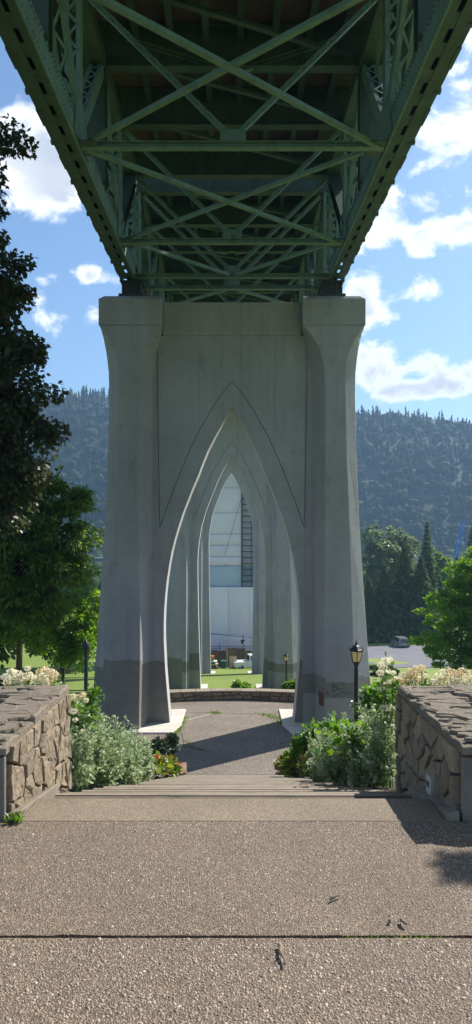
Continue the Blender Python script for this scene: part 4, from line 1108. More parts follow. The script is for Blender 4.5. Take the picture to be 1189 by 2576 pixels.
def broad_tree(name, label, base, trunk_top, tr_r, blobs, n_clump, n_leaf, cr, leaf, templ, mat, bark='bark', droop=0.5, group=None, limbs=14, cat='tree', shell=0.5, up_jit=0.7, flat=0.7):
    root = empty(name, base, label, cat, group)
    C, P, off, U = clump_points(blobs, n_clump, n_leaf, cr, shell, flat)
    mb = MB(); b = Vector(base); t = Vector(trunk_top)
    pts = limb_points(b-Vector((0,0,0.15)), t, 0, 6, 0.02)
    mb.tube(pts, [tr_r*(1.35 if i == 0 else 1-0.55*i/6) for i in range(7)], 9)
    tk = mb.build('trunk', M[bark], root, True)
    br = MB()
    idx = rng.choice(len(C), min(limbs, len(C)), replace=False)
    for i in idx:
        c_ = Vector(C[i]); f = random.uniform(0.45, 1.0); s_ = b.lerp(t, f)
        pp = limb_points(s_, c_, 0.06, 5, 0.05); r0 = tr_r*0.42*(1.1-0.5*f)
        br.tube(pp, [r0*(1-0.85*k/5) for k in range(6)], 6)
        for j in range(3):
            q = Vector(C[rng.integers(0, len(C))])
            k = random.choice((2, 3, 4))
            if (q-pp[k]).length < 2.5*cr+0.35*(c_-s_).length:
                br.tube(limb_points(pp[k], q, 0.04, 3, 0.05), [r0*0.4, r0*0.28, r0*0.18, r0*0.08], 5)
    br.build('branches', M[bark], root, True)
    d = off*0.6+U*0.5+rng.normal(size=P.shape)*0.45; d[:, 2] -= droop
    sz = leaf*rng.uniform(0.65, 1.25, len(P))
    link('crown', leaf_mesh('crown', P, sz, templ, d, up_jit), M[mat], root)
    return root
def conifer(name, label, base, H, rad, n, mat, group=None, leaf=0.5, top_sp=0.0, droop=0.35, lev=26, full=0.6):
    root = empty(name, base, label, 'tree', group)
    MB().tube([Vector(base)-Vector((0,0,.2)), Vector(base)+Vector((0,0,H*0.55)), Vector(base)+Vector((0,0,H*0.98))], [rad*0.09, rad*0.055, 0.02], 8).build('trunk', M['bark'], root, True)
    h = rng.random(n)**1.25
    lv = np.round(h*lev)/lev; h = 0.35*lv+0.65*h
    ang = rng.uniform(0, 2*np.pi, n)
    lob = 1+0.28*np.sin(ang*3+np.floor(h*lev)*2.4)+0.15*np.sin(ang*7+h*40)
    rr = rad*((1-h)**0.95)*lob*(full+(1-full)*rng.random(n))*rng.choice([1.0, 0.75, 0.5], n, p=[.6, .25, .15])+0.03
    P = np.stack([base[0]+rr*np.cos(ang), base[1]+rr*np.sin(ang), base[2]+H*(0.06+0.94*h)-rr*droop], -1)
    d = np.stack([np.cos(ang), np.sin(ang), -droop*1.6+0*ang], -1)+rng.normal(size=(n, 3))*0.35
    link('crown', leaf_mesh('crown', P, leaf*rng.uniform(.6, 1.3, n)*(0.28+0.72*(1-h)), SLIM*np.array([2.2,1,1], dtype=np.float32), d, 0.6), M[mat], root)
    return root

# ------------------------------------------------------------------ trees on the left
def blob(x, y, D, rpx, sy=1.0, sd=1.0):
    c_ = at(x, y, D); r_ = rpx*D/F; return (c_.x, c_.y, c_.z, r_, r_*sd, r_*sy)
mb_ = [blob(-75,360,18,92), blob(-85,470,18,85), blob(-95,580,18.5,80), blob(-40,690,18,112,0.8), blob(-50,790,18,110), blob(-30,900,17.5,105), blob(0,985,17.5,95), blob(10,1060,17.5,100), blob(0,1140,17.5,102), blob(-15,1220,18,110), blob(-130,1000,18,170), blob(-150,700,18.5,140), blob(-120,1180,18,150), blob(30,350,18,26,.5), blob(10,430,18,22), blob(60,715,18,28,.7), blob(20,640,18,26,.6), blob(75,880,17.5,26), blob(105,985,17.5,24), blob(118,1085,17.5,26), blob(110,1165,17.5,24)]
broad_tree('maple_tree', 'tall dark maple in the bridge\'s shade at the left edge', (-7.9, 17.8, -4.2), (-7.5, 17.9, 8.5), 0.26, mb_, 620, 44000, 0.42, 0.125, MAPLE, 'leaf_maple_dark', droop=0.75, limbs=60, shell=0.55)
wb = [blob(30,1240,30,85,1,.8), blob(120,1245,30,62,.8,.8), blob(195,1262,30.5,42,.8), blob(60,1330,30,105,.9,.8), blob(160,1340,30,75,.8,.8), blob(215,1350,30.5,32), blob(30,1430,30,110,.9,.8), blob(140,1425,30,80,.7,.8), blob(60,1500,30,90,.7,.8), blob(110,1530,30,60,.8), blob(190,1440,31,42,.8)]
broad_tree('walnut_tree', 'spreading tree with hanging compound leaves behind the near pier\'s left leg', (-10.2, 30.5, -5.1), (-9.7, 30.5, 1.8), 0.30, wb, 520, 42000, 0.46, 0.21, SLIM*np.array([1.5,1,1],dtype=np.float32), 'leaf_walnut', droop=0.55, limbs=40, shell=0.4, flat=0.45)
sb = [blob(190,1555,31.5,50), blob(225,1520,32,38), blob(175,1605,31.5,42), blob(215,1620,31,32), blob(150,1570,31.5,38), blob(205,1660,31,24), blob(235,1570,32,28), blob(170,1645,31,22), blob(60,1530,33,60,.7), blob(105,1555,33,40), blob(118,1600,33,40), blob(145,1635,33,24), blob(15,1575,34,46), blob(85,1580,34,34)]
broad_tree('sapling_tree', 'small sunlit leafy tree just left of the near pier', (-7.6, 32.2, -5.4), (-7.1, 31.8, -2.2), 0.10, sb, 320, 15000, 0.38, 0.17, OVAL6, 'leaf_fresh', droop=0.35, limbs=26, shell=0.3)
# darker and farther trees behind
spec = [((-17.5,44,0),(60,2.6),'round dark tree behind the walnut\'s brown trunk', 4.2, 6.0,'leaf_mid'),
        ((-27,62,0),(0,0),'broad shaded tree at the far side of the left lawn', 6.0, 9.0,'leaf_mid'),
        ((-19.5,84,0),(0,0),'mid green tree beyond the left lawn, next to the pier edge', 4.6, 7.0,'leaf_walnut'),
        ((-34,95,0),(0,0),'large dark tree closing the left lawn at the picture edge', 7.5, 12.0,'leaf_mid')]
for (x, d, _), _, lab, rr, hh, mt in spec:
    z0 = float(gz(0, d)); zc_ = z0+hh*0.62
    bl = [(x+rr*0.55*math.cos(a), d+rr*0.5*math.sin(a), zc_+rr*0.35*math.sin(a*2.3+x), rr*0.62, rr*0.6, hh*0.30) for a in np.linspace(0, 5.6, 7)]+[(x, d, zc_+hh*0.22, rr*0.6, rr*0.6, hh*0.22)]
    broad_tree('park_tree', lab, (x, d, z0), (x, d, z0+hh*0.5), rr*0.055, bl, 170, 9000, rr*0.2, 0.42, OVAL6, mt, group='trees around the park lawns', limbs=16)
# brown trunk and pole
P_ = at(52, 1690, 35); zg = float(gz(0, 35))
mb_ = MB().tube(limb_points((P_.x-0.02, 35, zg-0.1), (P_.x-0.1, 35, zg+4.3), 0, 6, 0.012), [0.19,0.16,0.15,0.145,0.14,0.13,0.11], 10)
tr_ = empty('slender_tree', (P_.x, 35, zg), 'straight brown tree trunk standing behind the left hydrangea', 'tree')
mb_.build('trunk', M['bark_warm'], tr_, True)
C, P, off, U = clump_points([(P_.x-0.2, 35, zg+5.0, 1.9, 1.8, 1.1), (P_.x-1.5, 35, zg+4.6, 1.3, 1.2, .9)], 60, 4200, 0.42, 0.3)
d = off+U*0.4; d[:, 2] -= 0.4
link('crown', leaf_mesh('crown', P, 0.24*rng.uniform(.7, 1.2, len(P)), OVAL6, d), M['leaf_fresh'], tr_)
P_ = at(217, 1760, 29.5); zg = float(gz(0, 29.5))
pr_ = empty('metal_pole', (P_.x, 29.5, zg), 'slim dark metal pole on the lawn left of the near pier', 'pole')
MB().lathe([(0.13,0),(0.13,0.1),(0.085,0.14),(0.08,2.1),(0.07,2.15)], 12, (P_.x, 29.5, zg-0.05)).build('shaft', M['lamp_iron'], pr_, True)
MB().lathe([(0.12,0),(0.15,0.05),(0.15,0.22),(0.05,0.34),(0.01,0.45)], 10, (P_.x, 29.5, zg+2.09)).build('cap', M['lamp_iron'], pr_, True)

# ------------------------------------------------------------------ trees on the right
P_ = at(1190, 1640, 46)
bb = [blob(1190,1480,46,75,.8), blob(1260,1440,46,95), blob(1130,1545,46,72,.8), blob(1200,1570,46,95), blob(1085,1605,45.5,48,.7), blob(1140,1640,46,70,.7), blob(1220,1660,46,90,.7), blob(1300,1580,46,120), blob(1105,1660,45.5,40,.6), blob(1165,1440,46.5,36), blob(1300,1680,46,90,.6)]
broad_tree('robinia_tree', 'bright green feathery tree at the right edge above the hydrangeas', (P_.x+0.4, 46.5, float(gz(0,46.5))), (P_.x+0.7, 46.5, -1.6), 0.24, bb, 520, 46000, 0.52, 0.22, SLIM*np.array([1.7,1,1],dtype=np.float32), 'leaf_bright', droop=0.25, limbs=30, shell=0.45, flat=0.42)
def con(x, ytop, D, rpx, lab, mat='leaf_cedar', n=5200, leaf=1.15, full=0.6):
    z0 = float(gz(0, D)); t = at(x, ytop, D)
    conifer('conifer_tree', lab, (t.x, D, z0), t.z-z0, rpx*D/F, n, mat, 'conifers along the far side of the car park', leaf=leaf, full=full)
con(1075, 1312, 140, 36, 'tall conifer with a thin dark spire above its neighbours', n=4200, full=0.45)
con(1018, 1372, 136, 62, 'broad dark cedar in the middle of the row behind the van', n=7200)
con(968, 1420, 134, 50, 'dense dark cedar left of the middle of the far row', n=6000)
con(1060, 1400, 135, 58, 'wide dark cedar at the right of the middle, right behind the parked van', n=7000)
con(1100, 1425, 143, 46, 'dark cedar at the right end of the far row, beside the bright tree', n=5200)
con(928, 1455, 133, 40, 'shorter dark cedar beside the near pier\'s right edge', n=5000)
con(1188, 1325, 170, 34, 'dark conifer rising behind the bright tree at the right edge', n=4200, full=0.5)
con(1150, 1400, 172, 26, 'small dark conifer at the foot of the blue crane boom', n=3000, full=0.5)
for x, yt, D, rp, lab in ((955,1318,168,48,'pale silvery cottonwood right beside the near pier, behind the cedars'), (1008,1322,172,46,'pale silvery cottonwood left of the conifer spire, behind the cedars'), (1112,1385,160,34,'light green broadleaf tree between the spire and the crane')):
    t = at(x, yt, D); z0 = float(gz(0, D)); r_ = rp*D/F; hh = t.z-z0
    bl = [(t.x+r_*0.45*math.cos(a), D+r_*0.45*math.sin(a), z0+hh*f, r_*0.55, r_*0.55, hh*0.13) for a, f in zip(np.linspace(0, 16, 11), np.linspace(0.35, 0.87, 11))]
    broad_tree('cottonwood_tree', lab, (t.x, D, z0), (t.x, D, z0+hh*0.7), 0.35, bl, 260, 9500, r_*0.17, 0.62, OVAL6, 'leaf_cotton' if D > 165 else 'leaf_walnut', group='broadleaf trees behind the conifers', limbs=16, shell=0.3)
gb_ = [(5.22,7.34,5.0,.24,.12,.10)]*3+[(5.5,7.32,5.0,.30,.16,.14)]*4+[(5.85,7.36,5.05,.36,.2,.18)]*3+[(6.3,7.4,5.05,.42,.24,.2), (6.9,7.5,5.3,.5,.4,.3), (7.6,7.7,5.9,1.0,.9,.8), (8.8,8.0,6.2,1.2,1.2,1.0)]
broad_tree('garden_tree', 'leafy tree to the right of the stairs that dapples the paving with shade', (8.4, 8.2, float(gz(0,8.2))), (8.3, 8.1, 5.2), 0.12, gb_, 200, 9000, 0.12, 0.085, OVAL6, 'leaf_mid', limbs=22, shell=0.2)
# clipped hedge balls by the lawn
k = 0
for x, y, D, rp, lab in ((940,1702,72,20,'dark rounded shrub on the right lawn, touching the pier edge'), (965,1706,70,20,'dark rounded shrub on the right lawn, the middle of three'), (985,1704,71,18,'dark rounded shrub on the right lawn, farthest from the pier'), (18,1672,34,34,'dark grey-green shrub behind the left hydrangea')):
    c_ = at(x, y, D); r_ = rp*D/F; z0 = float(gz(0, D))
    root = empty('lawn_shrub', (c_.x, D, z0), lab, 'shrub', 'rounded shrubs on the lawns')
    C, P, off, U = clump_points([(c_.x, D, z0+r_*0.5, r_, r_, r_*0.75)], 45, 2600, r_*0.28, 0.6)
    link('foliage', leaf_mesh('foliage', P, 0.16*rng.uniform(.7,1.3,len(P))*(D/70)**0.5, OVAL6, off+U, 0.7), M['leaf_dark_shrub' if D < 60 else 'leaf_cedar'], root)
    MB().tube([(c_.x, D, z0-0.1), (c_.x, D, z0+r_*0.6)], 0.06, 6).build('stem', M['bark'], root)

# ------------------------------------------------------------------ shrubs and flowers by the stairs
def bedz(d): return float(np.interp(d, [5.6, 19.95], [-0.36, ZP+0.02]))
def silver_bush(name, label, blobs, n, spikes):
    xs = [b[0] for b in blobs]; ds = [b[1] for b in blobs]; mx, md = float(np.mean(xs)), float(np.mean(ds))
    root = empty(name, (mx, md, bedz(md)), label, 'bush', 'silvery catmint bushes beside the stairs')
    C, P, off, U = clump_points(blobs, 330, n, 0.085, 0.55, 1.0)
    d = U*0.7+rng.normal(size=P.shape)*0.5; d[:, 2] += 0.5
    link('foliage', leaf_mesh('foliage', P, 0.046*rng.uniform(.6, 1.3, len(P)), OVAL6, d, 0.9), M['leaf_silver'], root)
    # upright flowering spikes standing out of the mound
    mb = MB(); pts = []; dirs = []
    for i in range(spikes):
        b = blobs[rng.integers(0, len(blobs))]; u = unit(1)[0]; u[2] = abs(u[2])*1.0+0.25; u /= np.linalg.norm(u)
        s = Vector((b[0]+u[0]*b[3]*0.85, b[1]+u[1]*b[4]*0.85, b[2]+u[2]*b[5]*0.85))
        e = s+Vector((u[0]*0.4+random.uniform(-.2,.2), u[1]*0.4+random.uniform(-.2,.2), 0.9))*random.uniform(0.12, 0.30)
        mb.tube([s, s.lerp(e, .5)+Vector((random.uniform(-.01,.01), 0, 0)), e], [0.004, 0.003, 0.002], 4, False)
        for k in range(16):
            t = 0.25+0.75*k/15; p0 = s.lerp(e, t)
            for q in range(2):
                v = unit(1)[0]; v[2] = abs(v[2])*0.7; pts.append((p0.x+v[0]*0.008, p0.y+v[1]*0.008, p0.z)); dirs.append(v)
    mb.build('flower_stems', M['leaf_silver'], root, kind='stuff')
    pts = np.array(pts); link('flower_spikes', leaf_mesh('flower_spikes', pts, 0.030*rng.uniform(.6,1.2,len(pts)), OVAL6, np.array(dirs), 0.8), M['leaf_silver'], root)['kind'] = 'stuff'
    MB().tube([(mx, md, bedz(md)-0.1), (mx, md, bedz(md)+0.25)], 0.03, 6).build('crown_base', M['twig_bark'], root)
def mound(x0, d0, x1, d1, n, r, hh, wob=0.12):
    out = []
    for i in range(n):
        t = (i+0.5)/n; x = x0+(x1-x0)*t+random.uniform(-wob, wob); d = d0+(d1-d0)*t+random.uniform(-wob, wob)
        out.append((x, d, bedz(d)+hh*random.uniform(0.40, 0.62), r*random.uniform(.85,1.15), r*random.uniform(.85,1.15), hh*0.58))
    return out
def at_bl(x, y, D, rx, ry=None): c_ = at(x, y, D); r_ = rx*D/F; return (c_.x, c_.y, c_.z, r_, r_*1.2, (ry or rx)*D/F)
lb = [at_bl(*q) for q in ((202,1930,6.5,24,48),(225,1898,7.2,42,54),(265,1902,8.0,48,50),(300,1908,9.0,44,46),(335,1912,10.0,38,42),(360,1928,10.8,20,32),(300,1930,8.6,50,45),(250,1940,7.4,48,40),(345,1935,9.8,30,34))]
silver_bush('silver_bush', 'large silver-green catmint bush left of the stairs beside the sunlit wall', lb, 25000, 260)
rb = [at_bl(*q) for q in ((962,1920,6.5,26,60),(938,1884,7.2,44,48),(892,1890,8.0,46,44),(850,1906,9.0,40,40),(815,1912,10.5,32,40),(880,1932,8.0,58,45),(930,1940,7.0,48,40),(830,1938,9.5,38,34),(968,1866,6.8,20,40))]
silver_bush('silver_bush', 'large silver-green catmint bush right of the stairs beside the shaded wall', rb, 27000, 280)
def leafy_bush(name, label, blobs, n, leaf, mat, templ=OVAL, cat='bush', cr=0.14, group=None, nclump=90, shell=0.5, flowers=None, sr=1.0):
    mx, md = float(np.mean([b[0] for b in blobs])), float(np.mean([b[1] for b in blobs])); z0 = bedz(md) if md < 20 else float(gz(0, md))
    root = empty(name, (mx, md, z0), label, cat, group)
    C, P, off, U = clump_points(blobs, nclump, n, cr, shell, 0.8)
    d = U*0.8+off*0.5+rng.normal(size=P.shape)*0.4
    link('foliage', leaf_mesh('foliage', P, leaf*rng.uniform(.6, 1.25, len(P)), templ, d, 0.6), M[mat], root)
    mb = MB()
    for i in range(0, len(C), max(1, len(C)//14)):
        mb.tube(limb_points((mx+random.uniform(-.1,.1), md+random.uniform(-.1,.1), z0-0.08), C[i], 0.1, 4, 0.05), [0.014*sr, 0.011*sr, 0.008*sr, 0.006*sr, 0.003*sr], 5)
    mb.build('stems', M['twig_bark'], root)
    if flowers:
        for i in range(flowers[0]):
            c_ = C[rng.integers(0, len(C))]+np.array([0,0,cr*0.9]); q = unit(26); q[:, 2] = np.abs(q[:, 2])
            link('blossom', leaf_mesh('blossom', c_+q*flowers[1]*0.3, flowers[1]*rng.uniform(.6,1,26), OVAL6, q, 0.8), M[flowers[2]], root)
    return root
leafy_bush('rose_bush', 'yellow-green rose bush right of the stair foot, before the pier', [at_bl(800,1858,14.5,30,26), at_bl(770,1880,14.5,26,22), at_bl(752,1895,15,16,16), at_bl(825,1850,14,26,24)], 2600, 0.10, 'leaf_rose', group='rose bushes by the stairs', flowers=(2, 0.05, 'petal_red'))
leafy_bush('rose_bush', 'broad-leaved bright green rose growing through the right silver bush', [at_bl(872,1840,7.1,32,14), at_bl(905,1850,6.9,24,14), at_bl(852,1885,7.3,12,12)], 130, 0.085, 'leaf_rose', group='rose bushes by the stairs', nclump=22, sr=0.3)
leafy_bush('rose_bush', 'dark-leaved rose bush left of the stair foot on the plaza edge', [at_bl(420,1872,17.5,28,22), at_bl(400,1885,17,22,18)], 1500, 0.085, 'leaf_dark_shrub', group='rose bushes by the stairs', nclump=50, cr=0.12)
leafy_bush('mixed_perennial', 'yellow and red tinged perennial left of the stair foot', [at_bl(398,1925,14.6,22,26), at_bl(420,1932,15.5,24,18), at_bl(388,1942,13.5,12,12)], 520, 0.13, 'leaf_autumn', cat='plant', group='coloured perennials at the stair foot', nclump=50, cr=0.12)
leafy_bush('mixed_perennial', 'yellow and red tinged perennial right of the stair foot', [at_bl(728,1922,15.3,24,18), at_bl(752,1930,14.6,26,22), at_bl(772,1936,13.6,14,14)], 640, 0.13, 'leaf_autumn', cat='plant', group='coloured perennials at the stair foot', nclump=55, cr=0.12)
leafy_bush('leafy_shrub', 'fresh green leafy shrub between the near pier and the right hydrangea', [at_bl(945,1768,10,24,28), at_bl(972,1762,10,26,34), at_bl(930,1795,10,22,24), at_bl(950,1830,10,40,40), at_bl(945,1885,10,42,40), at_bl(950,1935,10,36,34)], 3400, 0.085, 'leaf_rose', nclump=150)
leafy_bush('leafy_shrub', 'low green leafy shrub at the foot of the near pier\'s left leg', [at_bl(238,1748,16,14,16), at_bl(225,1768,16,18,18), at_bl(230,1810,16,24,30), at_bl(235,1860,16,26,34), at_bl(240,1910,16,24,30)], 1900, 0.09, 'leaf_rose', nclump=110)
leafy_bush('lime_shrub', 'small lime green shrub behind the middle of the plaza wall', [at_bl(600,1728,30.4,17,9), at_bl(615,1731,30.4,14,7)], 700, 0.13, 'leaf_rose', nclump=34, cr=0.13, group='lime shrubs behind the plaza wall')
leafy_bush('lime_shrub', 'lime green shrub behind the right end of the plaza wall, by the lamp', [at_bl(733,1728,30.2,17,14), at_bl(745,1726,30.2,13,13)], 800, 0.13, 'leaf_rose', nclump=34, cr=0.13, group='lime shrubs behind the plaza wall')
def flower_head(root, c_, r_, mat, n=110):
    q = unit(n); q[:, 2] = q[:, 2]*0.85+0.1
    P = np.array(c_)+q*r_*rng.uniform(0.75, 1.0, (n, 1))*np.array([1, 1, .85])
    d = np.cross(q, unit(n))+q*0.25
    link('flower_head', leaf_mesh('flower_head', P, r_*0.42*rng.uniform(.7,1.2,n), OVAL6*np.array([1.5,1,1],dtype=np.float32), d, 1.2), M[mat], root)
def hydrangea(label, heads, leafblobs, nleaf, leaf=0.10):
    mx = float(np.mean([h[0] for h in heads])); md = float(np.mean([h[1] for h in heads])); z0 = bedz(max(5.7, md))
    root = empty('hydrangea_bush', (mx, md, z0), label, 'hydrangea', 'cream hydrangeas by the planter walls')
    C, P, off, U = clump_points(leafblobs, 60, nleaf, 0.10, 0.3, 0.8)
    d = U*0.7+off*0.5+rng.normal(size=P.shape)*0.3
    link('foliage', leaf_mesh('foliage', P, leaf*rng.uniform(.6, 1.2, len(P)), OVAL, d, 0.5), M['leaf_hydrangea'], root)
    st = MB()
    for hx, hd, hz, hr, mt in heads:
        flower_head(root, (hx, hd, hz), hr, mt)
        st.tube(limb_points((mx+(hx-mx)*0.6, md+(hd-md)*0.6, z0-0.05), (hx, hd, hz-hr*0.6), 0.03, 4, 0.03), [0.004,0.004,0.0035,0.003,0.003], 5)
    st.build('stems', M['leaf_hydrangea'], root)
def heads(lst, D, dj=0.12):
    out = []
    for x, y, rp, mt in lst:
        d = D+random.uniform(-dj, dj); c_ = at(x, y, d); out.append((c_.x, d, c_.z, rp*d/F, mt))
    return out
cr_, ag_ = 'petal_cream', 'petal_aged'
hydrangea('cream hydrangea with rounded heads behind the left planter wall', heads([(14,1704,11,cr_),(28,1692,12,cr_),(45,1698,13,cr_),(58,1706,13,cr_),(36,1712,13,cr_),(70,1682,8,cr_),(72,1700,11,cr_),(84,1705,9,cr_),(20,1718,11,cr_),(52,1720,12,cr_),(70,1716,11,cr_),(100,1692,10,ag_),(114,1687,11,ag_),(128,1690,10,ag_),(138,1697,10,ag_),(108,1703,11,cr_),(122,1704,11,ag_),(136,1708,9,ag_),(98,1714,10,cr_),(116,1717,11,cr_),(130,1719,8,ag_)], 6.35),
          [at_bl(45,1736,6.45,48,16), at_bl(118,1732,6.45,34,18)], 260, 0.055)
hydrangea('cream hydrangea trailing between the left wall and the silver bush', heads([(184,1752,8,cr_),(190,1768,9,cr_),(198,1756,9,ag_),(210,1748,8,ag_),(186,1790,8,cr_),(206,1800,9,cr_),(190,1812,7,cr_),(216,1762,7,cr_),(208,1842,8,cr_)], 6.9),
          [at_bl(195,1795,7.05,16,40), at_bl(212,1790,7.05,14,26), at_bl(198,1840,7.05,18,24)], 210, 0.075)
hydrangea('tall white hydrangea stems leaning left over the end of the right wall', heads([(972,1664,11,cr_),(982,1660,8,cr_),(960,1674,11,cr_),(966,1684,12,cr_),(958,1694,10,cr_),(978,1690,8,cr_),(990,1693,7,cr_),(985,1716,11,cr_),(972,1724,11,cr_),(964,1734,9,cr_),(996,1708,8,cr_),(975,1775,12,cr_),(966,1782,10,cr_),(984,1782,10,cr_)], 6.6),
          [at_bl(978,1750,6.65,16,40), at_bl(974,1712,6.65,10,22), at_bl(985,1696,6.55,10,10)], 130, 0.065)
hydrangea('cream hydrangea tinged with pink, left of the pair above the right wall', heads([(1012,1712,11,ag_),(1022,1700,11,ag_),(1036,1690,12,ag_),(1050,1684,11,ag_),(1062,1680,9,ag_),(1030,1706,12,ag_),(1046,1700,12,ag_),(1060,1694,11,ag_),(1018,1722,10,ag_),(1040,1716,11,ag_),(1072,1700,7,cr_),(1056,1712,10,ag_)], 6.35),
          [at_bl(1040,1728,6.45,38,16), at_bl(1072,1710,6.4,14,12)], 170, 0.055)
hydrangea('wide cream hydrangea at the right edge above the right wall', heads([(1092,1715,10,cr_),(1104,1704,12,cr_),(1118,1694,12,cr_),(1134,1690,11,ag_),(1118,1712,13,cr_),(1134,1706,13,cr_),(1150,1696,11,ag_),(1162,1688,10,ag_),(1146,1714,12,cr_),(1160,1708,12,ag_),(1176,1702,11,ag_),(1188,1694,11,ag_),(1184,1712,12,cr_),(1170,1718,11,cr_),(1104,1722,11,cr_),(1130,1722,11,cr_),(1154,1724,10,cr_),(1200,1704,12,ag_),(1190,1722,10,cr_),(1212,1712,12,cr_)], 6.35),
          [at_bl(1130,1736,6.45,48,16), at_bl(1190,1734,6.45,40,16)], 220, 0.055)
# weeds in the paving joints
def tuft(root_name, label, pts, n, h, z, kind=None, spread=0.08):
    pts = np.array(pts, dtype=float); i = rng.integers(0, len(pts)-1, n) if len(pts) > 1 else np.zeros(n, int)
    t = rng.random(n)[:, None]; a = pts[i]; b = pts[np.minimum(i+1, len(pts)-1)]
    xy = a+(b-a)*t+rng.normal(size=(n, 2))*spread
    P = np.column_stack([xy, np.full(n, z)]); d = rng.normal(size=(n, 3))*0.6; d[:, 2] = np.abs(d[:, 2])+0.5
    o = link(root_name, leaf_mesh(root_name, P, h*rng.uniform(.5, 1.2, n), SLIM*np.array([1.3,1,1],dtype=np.float32), d, 1.0), M['grass_blade'])
    return tag(o, label, 'weeds', None, kind)
tuft('joint_weeds', 'strip of weeds along the left footing of the near pier', [(-1.72,26.4),(-1.78,25.0),(-1.9,24.0)], 420, 0.07, ZP, 'stuff', 0.07)
tuft('joint_weeds', 'thin line of weeds running from the left footing toward the stairs', [(-1.55,23.4),(-1.3,22.6),(-0.9,22.2)], 140, 0.06, ZP, 'stuff', 0.05)
tuft('joint_weeds', 'small patch of weeds in the plaza joint left of centre', [(-0.85,27.05),(-0.5,27.0)], 170, 0.07, ZP, 'stuff', 0.07)
tuft('joint_weeds', 'scattered weeds by the right footing of the near pier', [(1.0,26.9),(1.55,26.3),(1.68,25.2)], 420, 0.07, ZP, 'stuff', 0.12)
tuft('wall_weed', 'small green weed at the base of the left planter wall', [(-1.27,4.22),(-1.22,4.21)], 70, 0.055, 0.0, None, 0.02)
tuft('joint_moss', 'little green moss tufts in the paving joint', [(0.45,2.995),(0.85,2.995)], 110, 0.016, -0.012, 'stuff', 0.008)

# twigs and debris on the paving
def twig(label, pts, rad):
    rad *= 1.25; z = 0.004+rad
    q = []
    for x, y in pts:
        D = 1.6*F/(y-1360); q.append(Vector(((x-588)*D/F, D, z+random.uniform(0, rad*0.6))))
    root = empty('fallen_twig', (q[0].x, q[0].y, 0), label, 'twig', 'twigs fallen on the paving')
    k = len(q)
    MB().tube(q, [rad*(1.1-0.5*i/(k-1)) for i in range(k)], 7).build('stick', M['twig_wood'], root, True)
    mid = q[k//2]
    MB().tube([mid, mid+Vector((random.uniform(-.02,.02), 0.012, 0.006))], [rad*0.6, rad*0.25], 5).build('side_shoot', M['twig_bark'], root, True)
twig('curved brown twig lying in front of the paving joint', [(704,2382),(708,2391),(705,2402),(711,2412),(718,2424),(717,2434)], 0.0055)
twig('short twig in the middle of the second paving slab', [(833,2268),(843,2262),(850,2260),(858,2258)], 0.0050)
twig('short forked twig behind the paving joint, right of centre', [(980,2324),(984,2318),(988,2312)], 0.0045)
twig('short thick twig behind the paving joint, rightmost of the twigs', [(1010,2320),(1016,2328),(1025,2334)], 0.0060)
o = tag(MB().tube([(-0.885,4.62,-0.14),(-0.86,4.64,-0.137),(-0.80,4.63,-0.134),(-0.765,4.64,-0.137)], [0.004,0.008,0.007,0.002], 6).build('dry_leaf', M['lumber'], None, True), 'pale curled dry leaf on the top stair', 'leaf')

# ------------------------------------------------------------------ wrapped tower and building site
D4 = 104.0; px4 = D4/F
tw = empty('wrapped_tower', (axis(D4), D4, -16.0), 'bridge tower wrapped in white sheeting, seen through the three arches', 'tower')
cx4 = -0.35
def sheet(x0, x1, z0, z1, yf, mat, name='sheet', bulge=0.10):
    nx, nz = 10, 6; V = []; Fq_ = []
    for j in range(nz+1):
        for i in range(nx+1):
            u, v = i/nx, j/nz
            V.append((x0+(x1-x0)*u, yf-bulge*math.sin(math.pi*u)*math.sin(math.pi*v)-random.uniform(0,.05)*math.sin(math.pi*v), z0+(z1-z0)*v))
    b = (nx+1)*(nz+1)
    for j in range(nz):
        for i in range(nx): k = j*(nx+1)+i; Fq_.append((k, k+1, k+nx+2, k+nx+1))
    V2 = V+[(x,y+0.04,z) for x,y,z in V]
    rim = [i for i in range(nx+1)]+[(nx+1)*j+nx for j in range(1,nz+1)]+[(nx+1)*nz+i for i in range(nx-1,-1,-1)]+[(nx+1)*j for j in range(nz-1,0,-1)]
    F2 = Fq_+[tuple(reversed([k+b for k in f])) for f in Fq_]+[(rim[i], rim[i-1], rim[i-1]+b, rim[i]+b) for i in range(len(rim))]
    me = bpy.data.meshes.new(name); me.from_pydata(V2, [], F2); me.update()
    return link(name, me, M[mat], tw)
MB().box(cx4-7, cx4+7, D4+0.8, D4+7, -16.2, 22).build('tower_body', M['tarp_white'], tw)
zlev = [1.6-(y-1360)*px4 for y in (1476,1423,1400,1371,1343,1290,1227,1150,1050,950)]
for k, (za_, zb_) in enumerate(zip(zlev[:-1], zlev[1:])):
    sheet(cx4-7, cx4+1.42, za_+0.02, zb_-0.02, D4, 'tarp_blue' if k == 0 else 'tarp_white')
    sheet(cx4+1.5, cx4+7, za_+0.02, zb_-0.02, D4+0.72, 'tarp_blue' if k == 0 else 'tarp_white', bulge=0.04)
zlow = [1.6-(y-1360)*px4 for y in (1640,1595,1476)]
for x0, x1 in ((-7,-0.4),(-0.36,2.6),(2.64,7)):
    for za_, zb_ in zip(zlow[:-1], zlow[1:]): sheet(cx4+x0, cx4+x1, za_+0.02, zb_-0.02, D4-0.6, 'tarp_white')
sheet(cx4-0.9, cx4-0.3, zlev[1]-0.06, zlev[1]+0.10, D4-0.15, 'lumber', 'loose_flap', 0.02)
for z_ in zlev[1:8]: MB().tube(limb_points((cx4-7, D4-0.16, z_), (cx4+1.42, D4-0.16, z_), -0.003, 8, 0.001), 0.014, 5).build('lashing_rope', M['scaffold_steel'], tw)
sf = empty('scaffold_stair', (cx4+2.3, D4, -4.5), 'dark scaffold frame running up the right of the white wrapping', 'scaffold')
